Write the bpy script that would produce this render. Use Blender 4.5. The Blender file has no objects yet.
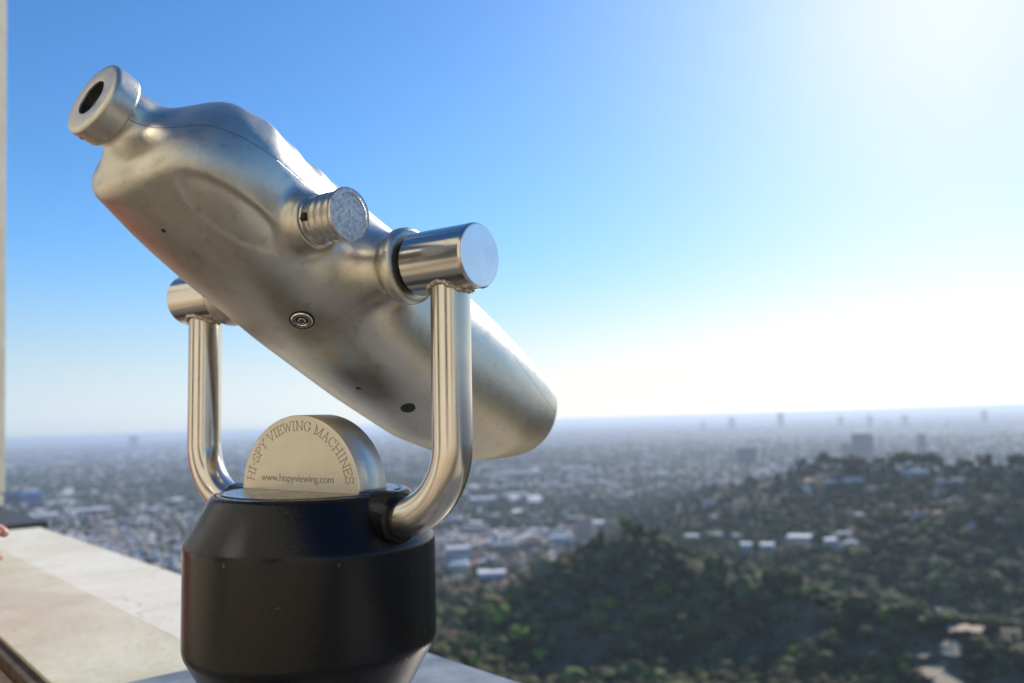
import bpy, bmesh, math, random
import numpy as np
from mathutils import Vector, Matrix

random.seed(7)
rng = np.random.default_rng(11)
R = math.radians
scn = bpy.context.scene
COL = scn.collection
Z0 = 1.55                      # eye height above the terrace floor

# ------------------------------------------------------------------ camera
FPX = 817.36
PITCH, ROLL = 0.09753, -0.026886
cp, sp = math.cos(PITCH), math.sin(PITCH)
cr, sr = math.cos(ROLL), math.sin(ROLL)
Fw = Vector((0, cp, sp))
U0, R0 = Vector((0, -sp, cp)), Vector((1, 0, 0))
RtF = R0 * cr + U0 * sr                # frame in which the terrace was measured
UpF = -R0 * sr + U0 * cr
DROLL = R(-0.42)                       # the terrace leans this little against the true horizon
cr, sr = math.cos(ROLL + DROLL), math.sin(ROLL + DROLL)
Rt = R0 * cr + U0 * sr
Up = -R0 * sr + U0 * cr
cd = bpy.data.cameras.new("camera")
cam = bpy.data.objects.new("camera", cd)
COL.objects.link(cam)
M = Matrix((Rt, Up, -Fw)).transposed().to_4x4()
M.translation = Vector((0, 0, Z0))
cam.matrix_world = M
cd.sensor_width = 36
cd.lens = 36 * FPX / 1024
cd.clip_start = 0.02
cd.clip_end = 300000
cd.dof.use_dof = True
cd.dof.focus_distance = 0.72
cd.dof.aperture_fstop = 4.8
cd.dof.aperture_blades = 0
scn.camera = cam

# ------------------------------------------------------------------ world, sun, exposure
SUN_EL, SUN_AZ = R(28.5), R(30)         # azimuth clockwise from +Y
w = bpy.data.worlds.new("World")
scn.world = w
w.use_nodes = True
nt = w.node_tree
bg = nt.nodes["Background"]
sky = nt.nodes.new("ShaderNodeTexSky")
sky.sky_type = 'NISHITA'
sky.sun_disc = False
sky.sun_elevation = SUN_EL
sky.sun_rotation = SUN_AZ
sky.altitude = 300
sky.air_density = 1.0
sky.dust_density = 0.42
sky.ozone_density = 2.6
hs = nt.nodes.new("ShaderNodeHueSaturation")
hs.inputs["Saturation"].default_value = 1.22
nt.links.new(sky.outputs[0], hs.inputs["Color"])
def _mix(fac, a, b, blend='MIX'):
    x = nt.nodes.new("ShaderNodeMix"); x.data_type = 'RGBA'; x.blend_type = blend
    for k_, v_ in ((0, fac), (6, a), (7, b)):
        if hasattr(v_, 'links'): nt.links.new(v_, x.inputs[k_])
        else: x.inputs[k_].default_value = v_
    return x.outputs[2]
bw = nt.nodes.new("ShaderNodeRGBToBW"); nt.links.new(sky.outputs[0], bw.inputs[0])
gl = nt.nodes.new("ShaderNodeMapRange"); gl.interpolation_type = 'SMOOTHSTEP'; nt.links.new(bw.outputs[0], gl.inputs[0])
gl.inputs[1].default_value = 4.5; gl.inputs[2].default_value = 12.0
tint = _mix(1.0, hs.outputs[0], _mix(gl.outputs[0], (0.89, 1.05, 1.19, 1), (1.10, 1.0, 0.90, 1)), 'MULTIPLY')
# pale hazy band low over the horizon instead of the yellow one
pale = _mix(1.0, bw.outputs[0], _mix(gl.outputs[0], (0.80, 0.96, 1.13, 1), (0.97, 0.96, 0.90, 1)), 'MULTIPLY')
tcw = nt.nodes.new("ShaderNodeTexCoord"); sxw = nt.nodes.new("ShaderNodeSeparateXYZ")
nt.links.new(tcw.outputs["Generated"], sxw.inputs[0])
mrw = nt.nodes.new("ShaderNodeMapRange"); mrw.interpolation_type = 'SMOOTHSTEP'
nt.links.new(sxw.outputs[2], mrw.inputs[0])
for k_, v_ in ((1, 0.0), (2, 0.22), (3, 0.95), (4, 0.0)): mrw.inputs[k_].default_value = v_
roll = nt.nodes.new("ShaderNodeMapRange"); nt.links.new(bw.outputs[0], roll.inputs[0])
for k_, v_ in ((1, 4.0), (2, 12.0), (3, 1.0), (4, 0.67)): roll.inputs[k_].default_value = v_
rc_ = nt.nodes.new("ShaderNodeCombineColor")
for k_ in range(3): nt.links.new(roll.outputs[0], rc_.inputs[k_])
nt.links.new(_mix(1.0, _mix(mrw.outputs[0], tint, pale), rc_.outputs[0], 'MULTIPLY'), bg.inputs[0])
bg.inputs[1].default_value = 0.130

sd = bpy.data.lights.new("sun", 'SUN')
sd.energy = 4.2
sd.angle = R(0.55)
sd.color = (1.0, 0.93, 0.82)
sun = bpy.data.objects.new("sun", sd)
COL.objects.link(sun)
sdir = Vector((math.sin(SUN_AZ) * math.cos(SUN_EL), math.cos(SUN_AZ) * math.cos(SUN_EL), math.sin(SUN_EL)))
sun.rotation_euler = sdir.to_track_quat('Z', 'Y').to_euler()
sun.location = (0, 0, 30)

scn.view_settings.view_transform = 'Standard'
scn.view_settings.look = 'None'
scn.view_settings.gamma = 1
scn.view_settings.use_curve_mapping = False
scn.view_settings.exposure = 0.12
cy = scn.cycles
cy.use_denoising = True
cy.max_bounces = 8
cy.volume_bounces = 1
cy.transparent_max_bounces = 8
cy.caustics_reflective = True
cy.sample_clamp_indirect = 6

# ------------------------------------------------------------------ helpers
def ray(px, py):
    return (Fw + Rt * ((px - 512) / FPX) - Up * ((py - 341.5) / FPX))

def ray_t(px, py):                       # the same in the frame of the terrace
    return (Fw + RtF * ((px - 512) / FPX) - UpF * ((py - 341.5) / FPX))

def on_z(px, py, z):                     # point of the plane at height z above the terrace floor seen at that place
    d = ray_t(px, py)
    return Vector((0, 0, Z0)) + d * ((z - Z0) / d.z)

def tag(o, label=None, cat=None, group=None, kind=None):
    if label: o["label"] = label
    if cat: o["category"] = cat
    if group: o["group"] = group
    if kind: o["kind"] = kind
    return o

def empty(name, loc=(0, 0, 0), mat=None):
    o = bpy.data.objects.new(name, None)
    o.empty_display_size = 0.1
    COL.objects.link(o)
    if mat is not None: o.matrix_world = mat
    else: o.location = loc
    return o

def link_mesh(name, me, mats=(), parent=None, smooth=False):
    o = bpy.data.objects.new(name, me)
    COL.objects.link(o)
    for m in (mats if isinstance(mats, (list, tuple)) else [mats]):
        me.materials.append(m)
    if smooth:
        me.polygons.foreach_set("use_smooth", np.ones(len(me.polygons), bool))
    if parent is not None:
        o.parent = parent
    return o

def np_mesh(name, V, F, idx=None, smooth=False):
    """V (n,3); F (m,k) faces all of k corners"""
    me = bpy.data.meshes.new(name)
    V = np.ascontiguousarray(V, dtype=np.float32)
    F = np.ascontiguousarray(F, dtype=np.int32)
    m, k = F.shape
    me.vertices.add(len(V))
    me.vertices.foreach_set("co", V.ravel())
    me.loops.add(m * k)
    me.loops.foreach_set("vertex_index", F.ravel())
    me.polygons.add(m)
    me.polygons.foreach_set("loop_start", np.arange(m, dtype=np.int32) * k)
    me.polygons.foreach_set("loop_total", np.full(m, k, dtype=np.int32))
    if idx is not None:
        me.polygons.foreach_set("material_index", np.ascontiguousarray(idx, dtype=np.int32))
    me.update(calc_edges=True)
    me.polygons.foreach_set("use_smooth", np.full(m, smooth, dtype=bool))
    return me

def bm_obj(name, bm, mats, parent=None, smooth=False, bevel=0, seg=2):
    if bevel:
        bmesh.ops.bevel(bm, geom=[e for e in bm.edges if e.calc_face_angle(0) > 0.4], offset=bevel,
                        segments=seg, affect='EDGES', profile=0.5)
    bmesh.ops.recalc_face_normals(bm, faces=bm.faces)
    me = bpy.data.meshes.new(name)
    bm.to_mesh(me); bm.free()
    o = link_mesh(name, me, mats, parent, smooth)
    if smooth: me.set_sharp_from_angle(angle=R(24))
    return o

def lathe(bm, prof, nseg=96, mat=Matrix.Identity(4)):
    rings = []
    for r, z in prof:
        if r < 1e-6:
            rings.append([bm.verts.new(mat @ Vector((0, 0, z)))])
        else:
            rings.append([bm.verts.new(mat @ Vector((r * math.cos(2 * math.pi * i / nseg), r * math.sin(2 * math.pi * i / nseg), z))) for i in range(nseg)])
    for A, B in zip(rings, rings[1:]):
        for i in range(nseg):
            j = (i + 1) % nseg
            if len(A) == 1 and len(B) == 1: continue
            if len(A) == 1: bm.faces.new((A[0], B[i], B[j]))
            elif len(B) == 1: bm.faces.new((A[i], A[j], B[0]))
            else: bm.faces.new((A[i], A[j], B[j], B[i]))

def tube(bm, pts, rad, nseg=40, cap=True):
    pts = [Vector(p) for p in pts]
    rings = []
    side = None
    for i, p in enumerate(pts):
        t = (pts[min(i + 1, len(pts) - 1)] - pts[max(i - 1, 0)]).normalized()
        if side is None:
            side = t.orthogonal().normalized()
        side = (side - t * side.dot(t)).normalized()
        o2 = t.cross(side)
        rr = rad[i] if isinstance(rad, (list, tuple)) else rad
        rings.append([bm.verts.new(p + (side * math.cos(2 * math.pi * k / nseg) + o2 * math.sin(2 * math.pi * k / nseg)) * rr) for k in range(nseg)])
    for A, B in zip(rings, rings[1:]):
        for k in range(nseg):
            bm.faces.new((A[k], A[(k + 1) % nseg], B[(k + 1) % nseg], B[k]))
    if cap:
        bm.faces.new(rings[0][::-1]); bm.faces.new(rings[-1])

def box(bm, c, s, mat=None):
    r = bmesh.ops.create_cube(bm, size=1)
    for v in r['verts']:
        v.co = Vector((v.co.x * s[0] + c[0], v.co.y * s[1] + c[1], v.co.z * s[2] + c[2]))
        if mat is not None: v.co = mat @ v.co
    return r['verts']

# ------------------------------------------------------------------ materials
def new_mat(name):
    m = bpy.data.materials.new(name)
    m.use_nodes = True
    n = m.node_tree.nodes
    return m, m.node_tree, n["Principled BSDF"]

def mixrgb(nt, fac, a, b, blend='MIX'):
    x = nt.nodes.new("ShaderNodeMix"); x.data_type = 'RGBA'; x.blend_type = blend
    for s, v in ((0, fac), (6, a), (7, b)):
        if hasattr(v, 'is_output') or hasattr(v, 'links'): nt.links.new(v, x.inputs[s])
        else: x.inputs[s].default_value = v
    return x.outputs[2]

def noise(nt, scale, detail=6, rough=0.6, vec=None, dist=0):
    x = nt.nodes.new("ShaderNodeTexNoise")
    x.inputs["Scale"].default_value = scale
    x.inputs["Detail"].default_value = detail
    x.inputs["Roughness"].default_value = rough
    x.inputs["Distortion"].default_value = dist
    if vec is not None: nt.links.new(vec, x.inputs["Vector"])
    return x.outputs["Fac"]

def coords(nt, scale=(1, 1, 1), rot=(0, 0, 0), kind="Object"):
    t = nt.nodes.new("ShaderNodeTexCoord")
    mp = nt.nodes.new("ShaderNodeMapping")
    mp.inputs["Scale"].default_value = scale
    mp.inputs["Rotation"].default_value = rot
    nt.links.new(t.outputs[kind], mp.inputs[0])
    return mp.outputs[0]

def ramp(nt, fac, stops):
    x = nt.nodes.new("ShaderNodeValToRGB")
    e = x.color_ramp.elements
    while len(e) < len(stops): e.new(0.5)
    for k, (p, c) in enumerate(stops):
        e[k].position = p
        e[k].color = c if len(c) == 4 else (*c, 1)
    nt.links.new(fac, x.inputs[0])
    return x.outputs[0]

def bump(nt, bsdf, h, strength, dist):
    b = nt.nodes.new("ShaderNodeBump")
    b.inputs["Strength"].default_value = strength
    b.inputs["Distance"].default_value = dist
    nt.links.new(h, b.inputs["Height"])
    nt.links.new(b.outputs[0], bsdf.inputs["Normal"])

def g(v): return (v, v, v, 1)

def cast_metal():
    m, t, b = new_mat("cast_aluminium")
    v = coords(t)
    n1 = noise(t, 14, 8, 0.65, v)
    n2 = noise(t, 95, 6, 0.7, v)
    n3 = noise(t, 420, 3, 0.6, v)
    vs = coords(t, (6, 60, 60))
    n4 = noise(t, 8, 5, 0.7, vs)
    base = ramp(t, n1, [(0.3, (0.56, 0.515, 0.425)), (0.7, (0.70, 0.655, 0.56))])
    dirt = ramp(t, n2, [(0.30, (0.45, 0.42, 0.36)), (0.46, (1, 1, 1))])
    c = mixrgb(t, 0.32, base, dirt, 'MULTIPLY')
    spots = ramp(t, noise(t, 60, 2, 0.4, v), [(0.20, (0.12, 0.08, 0.05)), (0.27, (1, 1, 1))])
    c = mixrgb(t, 0.35, c, spots, 'MULTIPLY')
    t.links.new(c, b.inputs["Base Color"])
    b.inputs["Metallic"].default_value = 1
    r = ramp(t, n1, [(0.3, g(0.29)), (0.7, g(0.39))])
    r2 = mixrgb(t, 0.25, r, n2)
    t.links.new(r2, b.inputs["Roughness"])
    # parting line of the casting
    tc = t.nodes.new("ShaderNodeTexCoord"); sp_ = t.nodes.new("ShaderNodeSeparateXYZ"); t.links.new(tc.outputs["Object"], sp_.inputs[0])
    mr = t.nodes.new("ShaderNodeMapRange"); t.links.new(sp_.outputs[0], mr.inputs[0])
    mr.inputs[1].default_value = -.25; mr.inputs[2].default_value = .40
    fc = t.nodes.new("ShaderNodeFloatCurve"); t.links.new(mr.outputs[0], fc.inputs[1])
    kn = [(-.25, .015), (-.209, .019), (-.185, .030), (-.10, .031), (-.03, .031), (.03, .034), (.16, .0362), (.21, .0300), (.254, .018), (.308, .007), (.36, .0), (.40, -.004)]
    cv = fc.mapping.curves[0]
    while len(cv.points) < len(kn): cv.points.new(.5, .5)
    for p_, (a_, b_) in zip(cv.points, kn): p_.location = ((a_ + .25) / .65, .5 + b_ * 8)
    fc.mapping.update()
    def mth(op, a, b_=None):
        x = t.nodes.new("ShaderNodeMath"); x.operation = op
        for k, q in enumerate((a, b_)):
            if q is None: continue
            if isinstance(q, (int, float)): x.inputs[k].default_value = q
            else: t.links.new(q, x.inputs[k])
        return x.outputs[0]
    wl = mth('DIVIDE', mth('SUBTRACT', fc.outputs[0], .5), 8.0)
    dd = mth('ABSOLUTE', mth('SUBTRACT', sp_.outputs[2], wl))
    seam = mth('LESS_THAN', dd, .00055)
    # curved tool mark on the underside
    du = mth('ADD', sp_.outputs[0], .052); dw_ = mth('ADD', sp_.outputs[2], .045)
    rad = mth('SQRT', mth('ADD', mth('MULTIPLY', du, du), mth('MULTIPLY', dw_, dw_)))
    arc_ = mth('MULTIPLY', mth('LESS_THAN', mth('ABSOLUTE', mth('SUBTRACT', rad, .043)), .0003), mth('MULTIPLY', mth('GREATER_THAN', sp_.outputs[0], -.035), mth('MULTIPLY', mth('GREATER_THAN', sp_.outputs[2], -.067), mth('MULTIPLY', mth('LESS_THAN', sp_.outputs[2], -.040), mth('GREATER_THAN', sp_.outputs[1], 0.0)))))
    line = mth('MAXIMUM', seam, mth('MULTIPLY', arc_, .6))
    c = mixrgb(t, line, c, (0.33, 0.30, 0.25, 1))
    t.links.new(c, b.inputs["Base Color"])
    h = mixrgb(t, 0.35, n3, n4)
    h2 = mixrgb(t, 0.4, h, n2)
    h2 = mixrgb(t, line, h2, (0, 0, 0, 1))
    bump(t, b, h2, 0.30, 0.0012)
    return m

def steel(name, rough=0.2, col=(0.62, 0.59, 0.54), scale=(3, 3, 260), bstr=0.05, rot=(0, 0, 0)):
    m, t, b = new_mat(name)
    v = coords(t, scale, rot)
    n = noise(t, 6, 4, 0.6, v)
    n2 = noise(t, 40, 3, 0.6, coords(t))
    c = mixrgb(t, 0.12, (*col, 1), n)
    t.links.new(c, b.inputs["Base Color"])
    b.inputs["Metallic"].default_value = 1
    t.links.new(ramp(t, n2, [(0.3, g(rough * 0.85)), (0.7, g(rough * 1.2))]), b.inputs["Roughness"])
    bump(t, b, n, bstr, 0.0006)
    return m

def simple(name, col, rough=0.5, metal=0, nscale=None, amp=0.25, bstr=0, bdist=0.01, spec=None, kind="Object"):
    m, t, b = new_mat(name)
    b.inputs["Roughness"].default_value = rough
    b.inputs["Metallic"].default_value = metal
    if spec is not None: b.inputs["Specular IOR Level"].default_value = spec
    if nscale:
        n = noise(t, nscale, 6, 0.65, coords(t, kind=kind))
        lo = [x * (1 - amp) for x in col]; hi = [min(1, x * (1 + amp)) for x in col]
        t.links.new(ramp(t, n, [(0.3, (*lo, 1)), (0.7, (*hi, 1))]), b.inputs["Base Color"])
        if bstr: bump(t, b, n, bstr, bdist)
    else:
        b.inputs["Base Color"].default_value = (*col, 1)
    return m

def black_paint():
    m, t, b = new_mat("black_powder_coat")
    v = coords(t)
    n = noise(t, 260, 3, 0.5, v)
    specks = ramp(t, noise(t, 110, 1, 0.3, v), [(0.76, (0.0055, 0.0055, 0.006)), (0.82, (0.16, 0.15, 0.14))])
    t.links.new(specks, b.inputs["Base Color"])
    n2 = noise(t, 16, 4, 0.6, v)
    t.links.new(ramp(t, n2, [(0.3, g(0.15)), (0.7, g(0.22))]), b.inputs["Roughness"])
    b.inputs["Specular IOR Level"].default_value = 0.30
    bump(t, b, mixrgb(t, 0.5, n, noise(t, 900, 2, 0.5, v)), 0.28, 0.0012)
    return m

def stone(name, lo, hi, rough=0.75):
    m, t, b = new_mat(name)
    v = coords(t)
    n = noise(t, 3.5, 9, 0.7, v)
    n2 = noise(t, 85, 8, 0.8, v)
    c = ramp(t, n, [(0.3, lo), (0.7, hi)])
    pit = ramp(t, n2, [(0.36, (0.45, 0.41, 0.34)), (0.46, (1, 1, 1))])
    c = mixrgb(t, 0.5, c, pit, 'MULTIPLY')
    stain = ramp(t, noise(t, 1.3, 8, 0.75, v, 1.5), [(0.40, (0.80, 0.74, 0.62)), (0.56, (1, 1, 1))])
    c = mixrgb(t, 0.55, c, stain, 'MULTIPLY')
    # hairline cracks
    vo = t.nodes.new("ShaderNodeTexVoronoi"); vo.feature = 'DISTANCE_TO_EDGE'
    vo.inputs["Scale"].default_value = 2.3
    mv = t.nodes.new("ShaderNodeMix"); mv.data_type = 'VECTOR'; mv.inputs[0].default_value = 0.12
    nn = t.nodes.new("ShaderNodeTexNoise"); nn.inputs["Scale"].default_value = 7
    t.links.new(v, mv.inputs[4]); t.links.new(nn.outputs["Color"], mv.inputs[5]); t.links.new(v, nn.inputs["Vector"])
    t.links.new(mv.outputs[1], vo.inputs["Vector"])
    cr_ = ramp(t, vo.outputs["Distance"], [(0.0, (0.45, 0.4, 0.32)), (0.006, (1, 1, 1))])
    c = mixrgb(t, 0.5, c, cr_, 'MULTIPLY')
    t.links.new(c, b.inputs["Base Color"])
    b.inputs["Roughness"].default_value = rough
    bump(t, b, mixrgb(t, 0.3, n2, n), 0.6, 0.004)
    return m

M_CAST = cast_metal()
M_STEEL = steel("polished_steel", 0.17, (0.60, 0.555, 0.49), (60, 60, 3))
M_TUBE = steel("tube_steel", 0.21, (0.64, 0.58, 0.50), (3, 3, 3), 0.0)
M_TURNED = steel("turned_steel_face", 0.34, (0.90, 0.90, 0.90), (40, 40, 40), 0.05)
M_MEDAL = steel("milled_plate", 0.42, (0.66, 0.60, 0.49), (4, 4, 300), 0.12)
M_SCREW = steel("screw_steel", 0.25, (0.78, 0.75, 0.68), (40, 40, 40), 0.03)
M_KNOB = steel("knob_metal", 0.30, (0.60, 0.56, 0.49), (30, 30, 30), 0.1)
M_KNURL = simple("rough_cast_knob_face", (0.66, 0.65, 0.61), 0.45, 1, 330, 0.45, 0.9, 0.002)
M_WELD = simple("weld_bead", (0.50, 0.44, 0.36), 0.35, 1, 220, 0.4, 0.8, 0.002)
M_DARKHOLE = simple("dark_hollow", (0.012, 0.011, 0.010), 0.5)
M_EYEGLASS = simple("eyepiece_glass", (0.004, 0.004, 0.006), 0.08)
M_LETTER = simple("engraved_lettering", (0.27, 0.24, 0.185), 0.5, 0.6)
M_BLACK = black_paint()
M_TOPPLATE = steel("top_plate", 0.26, (0.20, 0.195, 0.19), (60, 60, 60), 0.08)
M_PANEL = simple("painted_dark_panel", (0.27, 0.265, 0.26), 0.40, 0.25, 9, 0.5, 0.4, 0.003)
M_STONE_A = stone("cream_coping", (0.66, 0.62, 0.46, 1), (0.84, 0.79, 0.62, 1))
M_STONE_B = stone("sun_toned_wash", (0.82, 0.77, 0.64, 1), (0.90, 0.86, 0.74, 1), 0.6)  # coping stone made paler, sunlight on the outer band put into its colour
M_STONE_C = stone("parapet_stucco", (0.56, 0.42, 0.29, 1), (0.66, 0.52, 0.38, 1))
M_PILLAR = stone("pillar_stone", (0.38, 0.36, 0.29, 1), (0.46, 0.44, 0.36, 1), 0.8)
M_JOINT = simple("dark_joint", (0.09, 0.065, 0.04), 0.9, 0, 30, 0.5)
M_PLASTER = stone("observatory_plaster", (0.70, 0.66, 0.55, 1), (0.78, 0.74, 0.63, 1), 0.8)
M_FLOOR = stone("terrace_concrete", (0.56, 0.48, 0.34, 1), (0.66, 0.58, 0.43, 1), 0.8)
M_SLATE = simple("dark_slab", (0.05, 0.05, 0.047), 0.55, 0, 8, 0.3)
M_SKIN = simple("skin", (0.62, 0.31, 0.21), 0.45, 0, 20, 0.1)
M_RED = simple("red_cotton", (0.62, 0.02, 0.018), 0.8, 0, 60, 0.15, 0.3, 0.003)
M_DENIM = simple("blue_denim", (0.04, 0.06, 0.12), 0.85, 0, 90, 0.25)
M_HAIR = simple("dark_hair", (0.02, 0.013, 0.008), 0.5)
M_SHOE = simple("shoe_leather", (0.03, 0.025, 0.02), 0.5)
M_WINDOW = simple("window_glass", (0.02, 0.025, 0.03), 0.08)

# ------------------------------------------------------------------ terrain height
def poly_ridge(X, Y, pts, slope, sm=20.0):
    """height of a ridge whose crest runs through pts (x, y, z), falling off by slope"""
    best = np.full(X.shape, -1e9)
    for (x0, y0, z0), (x1, y1, z1) in zip(pts, pts[1:]):
        dx, dy = x1 - x0, y1 - y0
        L2 = dx * dx + dy * dy
        t_ = np.clip(((X - x0) * dx + (Y - y0) * dy) / L2, 0, 1)
        d = np.hypot(X - (x0 + t_ * dx), Y - (y0 + t_ * dy))
        d = np.sqrt(d * d + sm * sm) - sm
        best = np.maximum(best, z0 + t_ * (z1 - z0) - slope * d)
    return best

_g = np.random.default_rng(5)
_ph = [(_g.uniform(0, 6.28, 4), _g.uniform(0.75, 1.3, 2)) for _ in range(6)]
def wob(X, Y, L):
    s = np.zeros_like(X)
    for k, (p, q) in enumerate(_ph):
        a = p[0] + k * 1.1
        u = X * math.cos(a) + Y * math.sin(a)
        v = -X * math.sin(a) + Y * math.cos(a)
        s += np.sin(u * 6.28 / (L * q[0]) + p[1] + 1.3 * np.sin(v * 6.28 / (L * 1.7 * q[1]) + p[2]))
    return s / 3.0

def at(px, py, dist):                     # world x, y, z of something seen at that place, dist metres off
    d = ray(px, py)
    s = dist / math.hypot(d.x, d.y)
    return (d.x * s, d.y * s, Z0 + d.z * s)

_D = np.array([0, 40, 100, 200, 300, 450, 600, 800, 1000, 1300, 1600, 2000, 2600, 4000, 9000, 1e6])
_Z = np.array([-9, -20, -52, -100, -133, -165, -183, -203, -217, -235, -248, -256, -264, -272, -275, -275.0])
RIDGE1 = [at(440, 640, 900), at(500, 603, 870), at(556, 569, 840), at(597, 544, 812), at(617, 531, 802), at(634, 530, 795), at(660, 546, 780),
          at(705, 562, 760), at(760, 582, 730), at(830, 598, 700), at(900, 616, 660), at(1010, 626, 640), at(1250, 645, 640)]
RIDGE2 = [at(640, 520, 2150), at(692, 502, 2050), at(742, 484, 1900), at(790, 476, 1750), at(838, 470, 1620), at(900, 469, 1560),
          at(960, 475, 1480), at(1024, 476, 1430), at(1150, 470, 1500), at(1500, 470, 1900)]
RIDGE3 = [at(860, 520, 1280), at(930, 512, 1220), at(1024, 508, 1150), at(1200, 500, 1150)]
def height(X, Y):
    X = np.asarray(X, float); Y = np.asarray(Y, float)
    d = np.hypot(X, Y)
    base = np.interp(d, _D, _Z)
    f = np.clip((2600 - d) / 1500, 0, 1)
    base = base + wob(X, Y, 420) * 7 * f * np.clip(d / 300, 0, 1) + wob(Y, X, 130) * 2.5 * f * np.clip(d / 300, 0, 1)
    h = base
    def smax(a, b, k):
        m = np.maximum(a, b)
        return m + k * np.log(np.exp((a - m) / k) + np.exp((b - m) / k))
    r1 = poly_ridge(X, Y, RIDGE1, .62 - .23 * np.clip((X - 150) / 150, 0, 1), 4) + wob(X + 50, Y, 95) * 2.0
    h = smax(h, r1, 3)
    r2 = poly_ridge(X, Y, RIDGE2, 0.36, 40) + wob(X, Y - 70, 210) * 6
    h = smax(h, r2, 10)
    r3 = poly_ridge(X, Y, RIDGE3, 0.33, 40) + wob(X, Y - 70, 160) * 5
    h = smax(h, r3, 10)
    return h

def hz(x, y): return float(height(np.array([x]), np.array([y]))[0])

def hit(px, py, d0=150, d1=30000):        # where the line of sight meets the terrain
    dr = ray(px, py)
    n = math.hypot(dr.x, dr.y)
    ds = np.geomspace(d0, d1, 1500)
    z = Z0 + dr.z / n * ds
    X = dr.x / n * ds; Y = dr.y / n * ds
    b = np.nonzero(z < height(X, Y))[0]
    i = b[0] if len(b) else len(ds) - 1
    return X[i], Y[i], float(height(X[i:i+1], Y[i:i+1])[0])

# ground sheet (polar grid reaching the horizon)
NR, NA = 300, 900
rr = np.concatenate([[6], np.geomspace(14, 90000, NR - 1)])
front = np.linspace(-52, 52, 700); back = np.linspace(52, 308, NA - 700 + 2)[1:-1]
aa = np.radians(np.concatenate([front, back]))
RR, AA = np.meshgrid(rr, aa, indexing='ij')
X, Y = RR * np.sin(AA), RR * np.cos(AA)
Z = height(X, Y)
V = np.stack([X, Y, Z], -1).reshape(-1, 3)
i, j = np.meshgrid(np.arange(NR - 1), np.arange(NA), indexing='ij')
j2 = (j + 1) % NA
F = np.stack([i * NA + j, i * NA + j2, (i + 1) * NA + j2, (i + 1) * NA + j], -1).reshape(-1, 4)[:, ::-1]

def ground_mat():
    m, t, b = new_mat("hills_and_plain")
    geo = t.nodes.new("ShaderNodeNewGeometry")
    pos = geo.outputs["Position"]
    def mp(s):
        x = t.nodes.new("ShaderNodeMapping"); x.inputs["Scale"].default_value = (s, s, s)
        t.links.new(pos, x.inputs[0]); return x.outputs[0]
    n1 = noise(t, 1, 8, 0.65, mp(1 / 60.))
    n2 = noise(t, 1, 6, 0.7, mp(1 / 9.))
    hill = ramp(t, n1, [(0.38, (0.050, 0.050, 0.026)), (0.60, (0.17, 0.145, 0.09))])
    hill = mixrgb(t, 0.4, hill, ramp(t, n2, [(0.4, g(0.25)), (0.6, g(1))]), 'MULTIPLY')
    n3 = noise(t, 1, 5, 0.7, mp(1 / 170.))
    n4 = noise(t, 1, 4, 0.7, mp(1 / 45.))
    city = ramp(t, n3, [(0.36, (0.035, 0.045, 0.032)), (0.6, (0.13, 0.125, 0.115))])
    city = mixrgb(t, 0.6, city, ramp(t, n4, [(0.35, g(0.3)), (0.65, g(1.0))]), 'MULTIPLY')
    sx = t.nodes.new("ShaderNodeSeparateXYZ"); t.links.new(pos, sx.inputs[0])
    f = t.nodes.new("ShaderNodeMapRange"); t.links.new(sx.outputs[2], f.inputs[0])
    f.inputs[1].default_value = -238; f.inputs[2].default_value = -255
    c = mixrgb(t, f.outputs[0], hill, city)
    t.links.new(c, b.inputs["Base Color"])
    b.inputs["Roughness"].default_value = 0.95
    b.inputs["Specular IOR Level"].default_value = 0.1
    return m
ground = link_mesh("terrain", np_mesh("terrain", V, F, smooth=True), ground_mat())
tag(ground, kind="structure")

# ------------------------------------------------------------------ foreground frame
NV = Vector((0.748, 0.664, 0)).normalized()          # outward across the parapet
TV = Vector((0.664, -0.748, 0)).normalized()         # along the parapet, to the right
def W(t, n, z): return TV * t + NV * n + Vector((0, 0, z))
ZC = Z0 - 0.38                                        # top of the coping

def prism(bm, prof, t0, t1, segs=1):
    """profile (n, z) swept along the parapet"""
    rings = []
    for k in range(segs + 1):
        t_ = t0 + (t1 - t0) * k / segs
        rings.append([bm.verts.new(W(t_, n, z)) for n, z in prof])
    m = len(prof)
    for A, B in zip(rings, rings[1:]):
        for k in range(m):
            bm.faces.new((A[k], A[(k + 1) % m], B[(k + 1) % m], B[k]))
    bm.faces.new(rings[0]); bm.faces.new(rings[-1][::-1])

# terrace floor
bm = bmesh.new()
prism(bm, [(-9, 0), (0.36, 0), (0.36, -0.35), (-9, -0.35)], -22, 16)
tag(bm_obj("terrace_floor", bm, M_FLOOR), kind="structure")

bm = bmesh.new()
prism(bm, [(0.80, -4.0), (8.6, -4.0), (8.6, -4.4), (0.80, -4.4)], -26, 9)
tag(bm_obj("lower_terrace", bm, M_FLOOR), kind="structure")
bm = bmesh.new()
prism(bm, [(0.9, -4.403), (8.3, -4.403), (8.3, -16), (0.9, -16)], -26, 9)
tag(bm_obj("retaining_wall", bm, M_STONE_C), "tan retaining wall holding up the lower terrace below the parapet", "wall")

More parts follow.
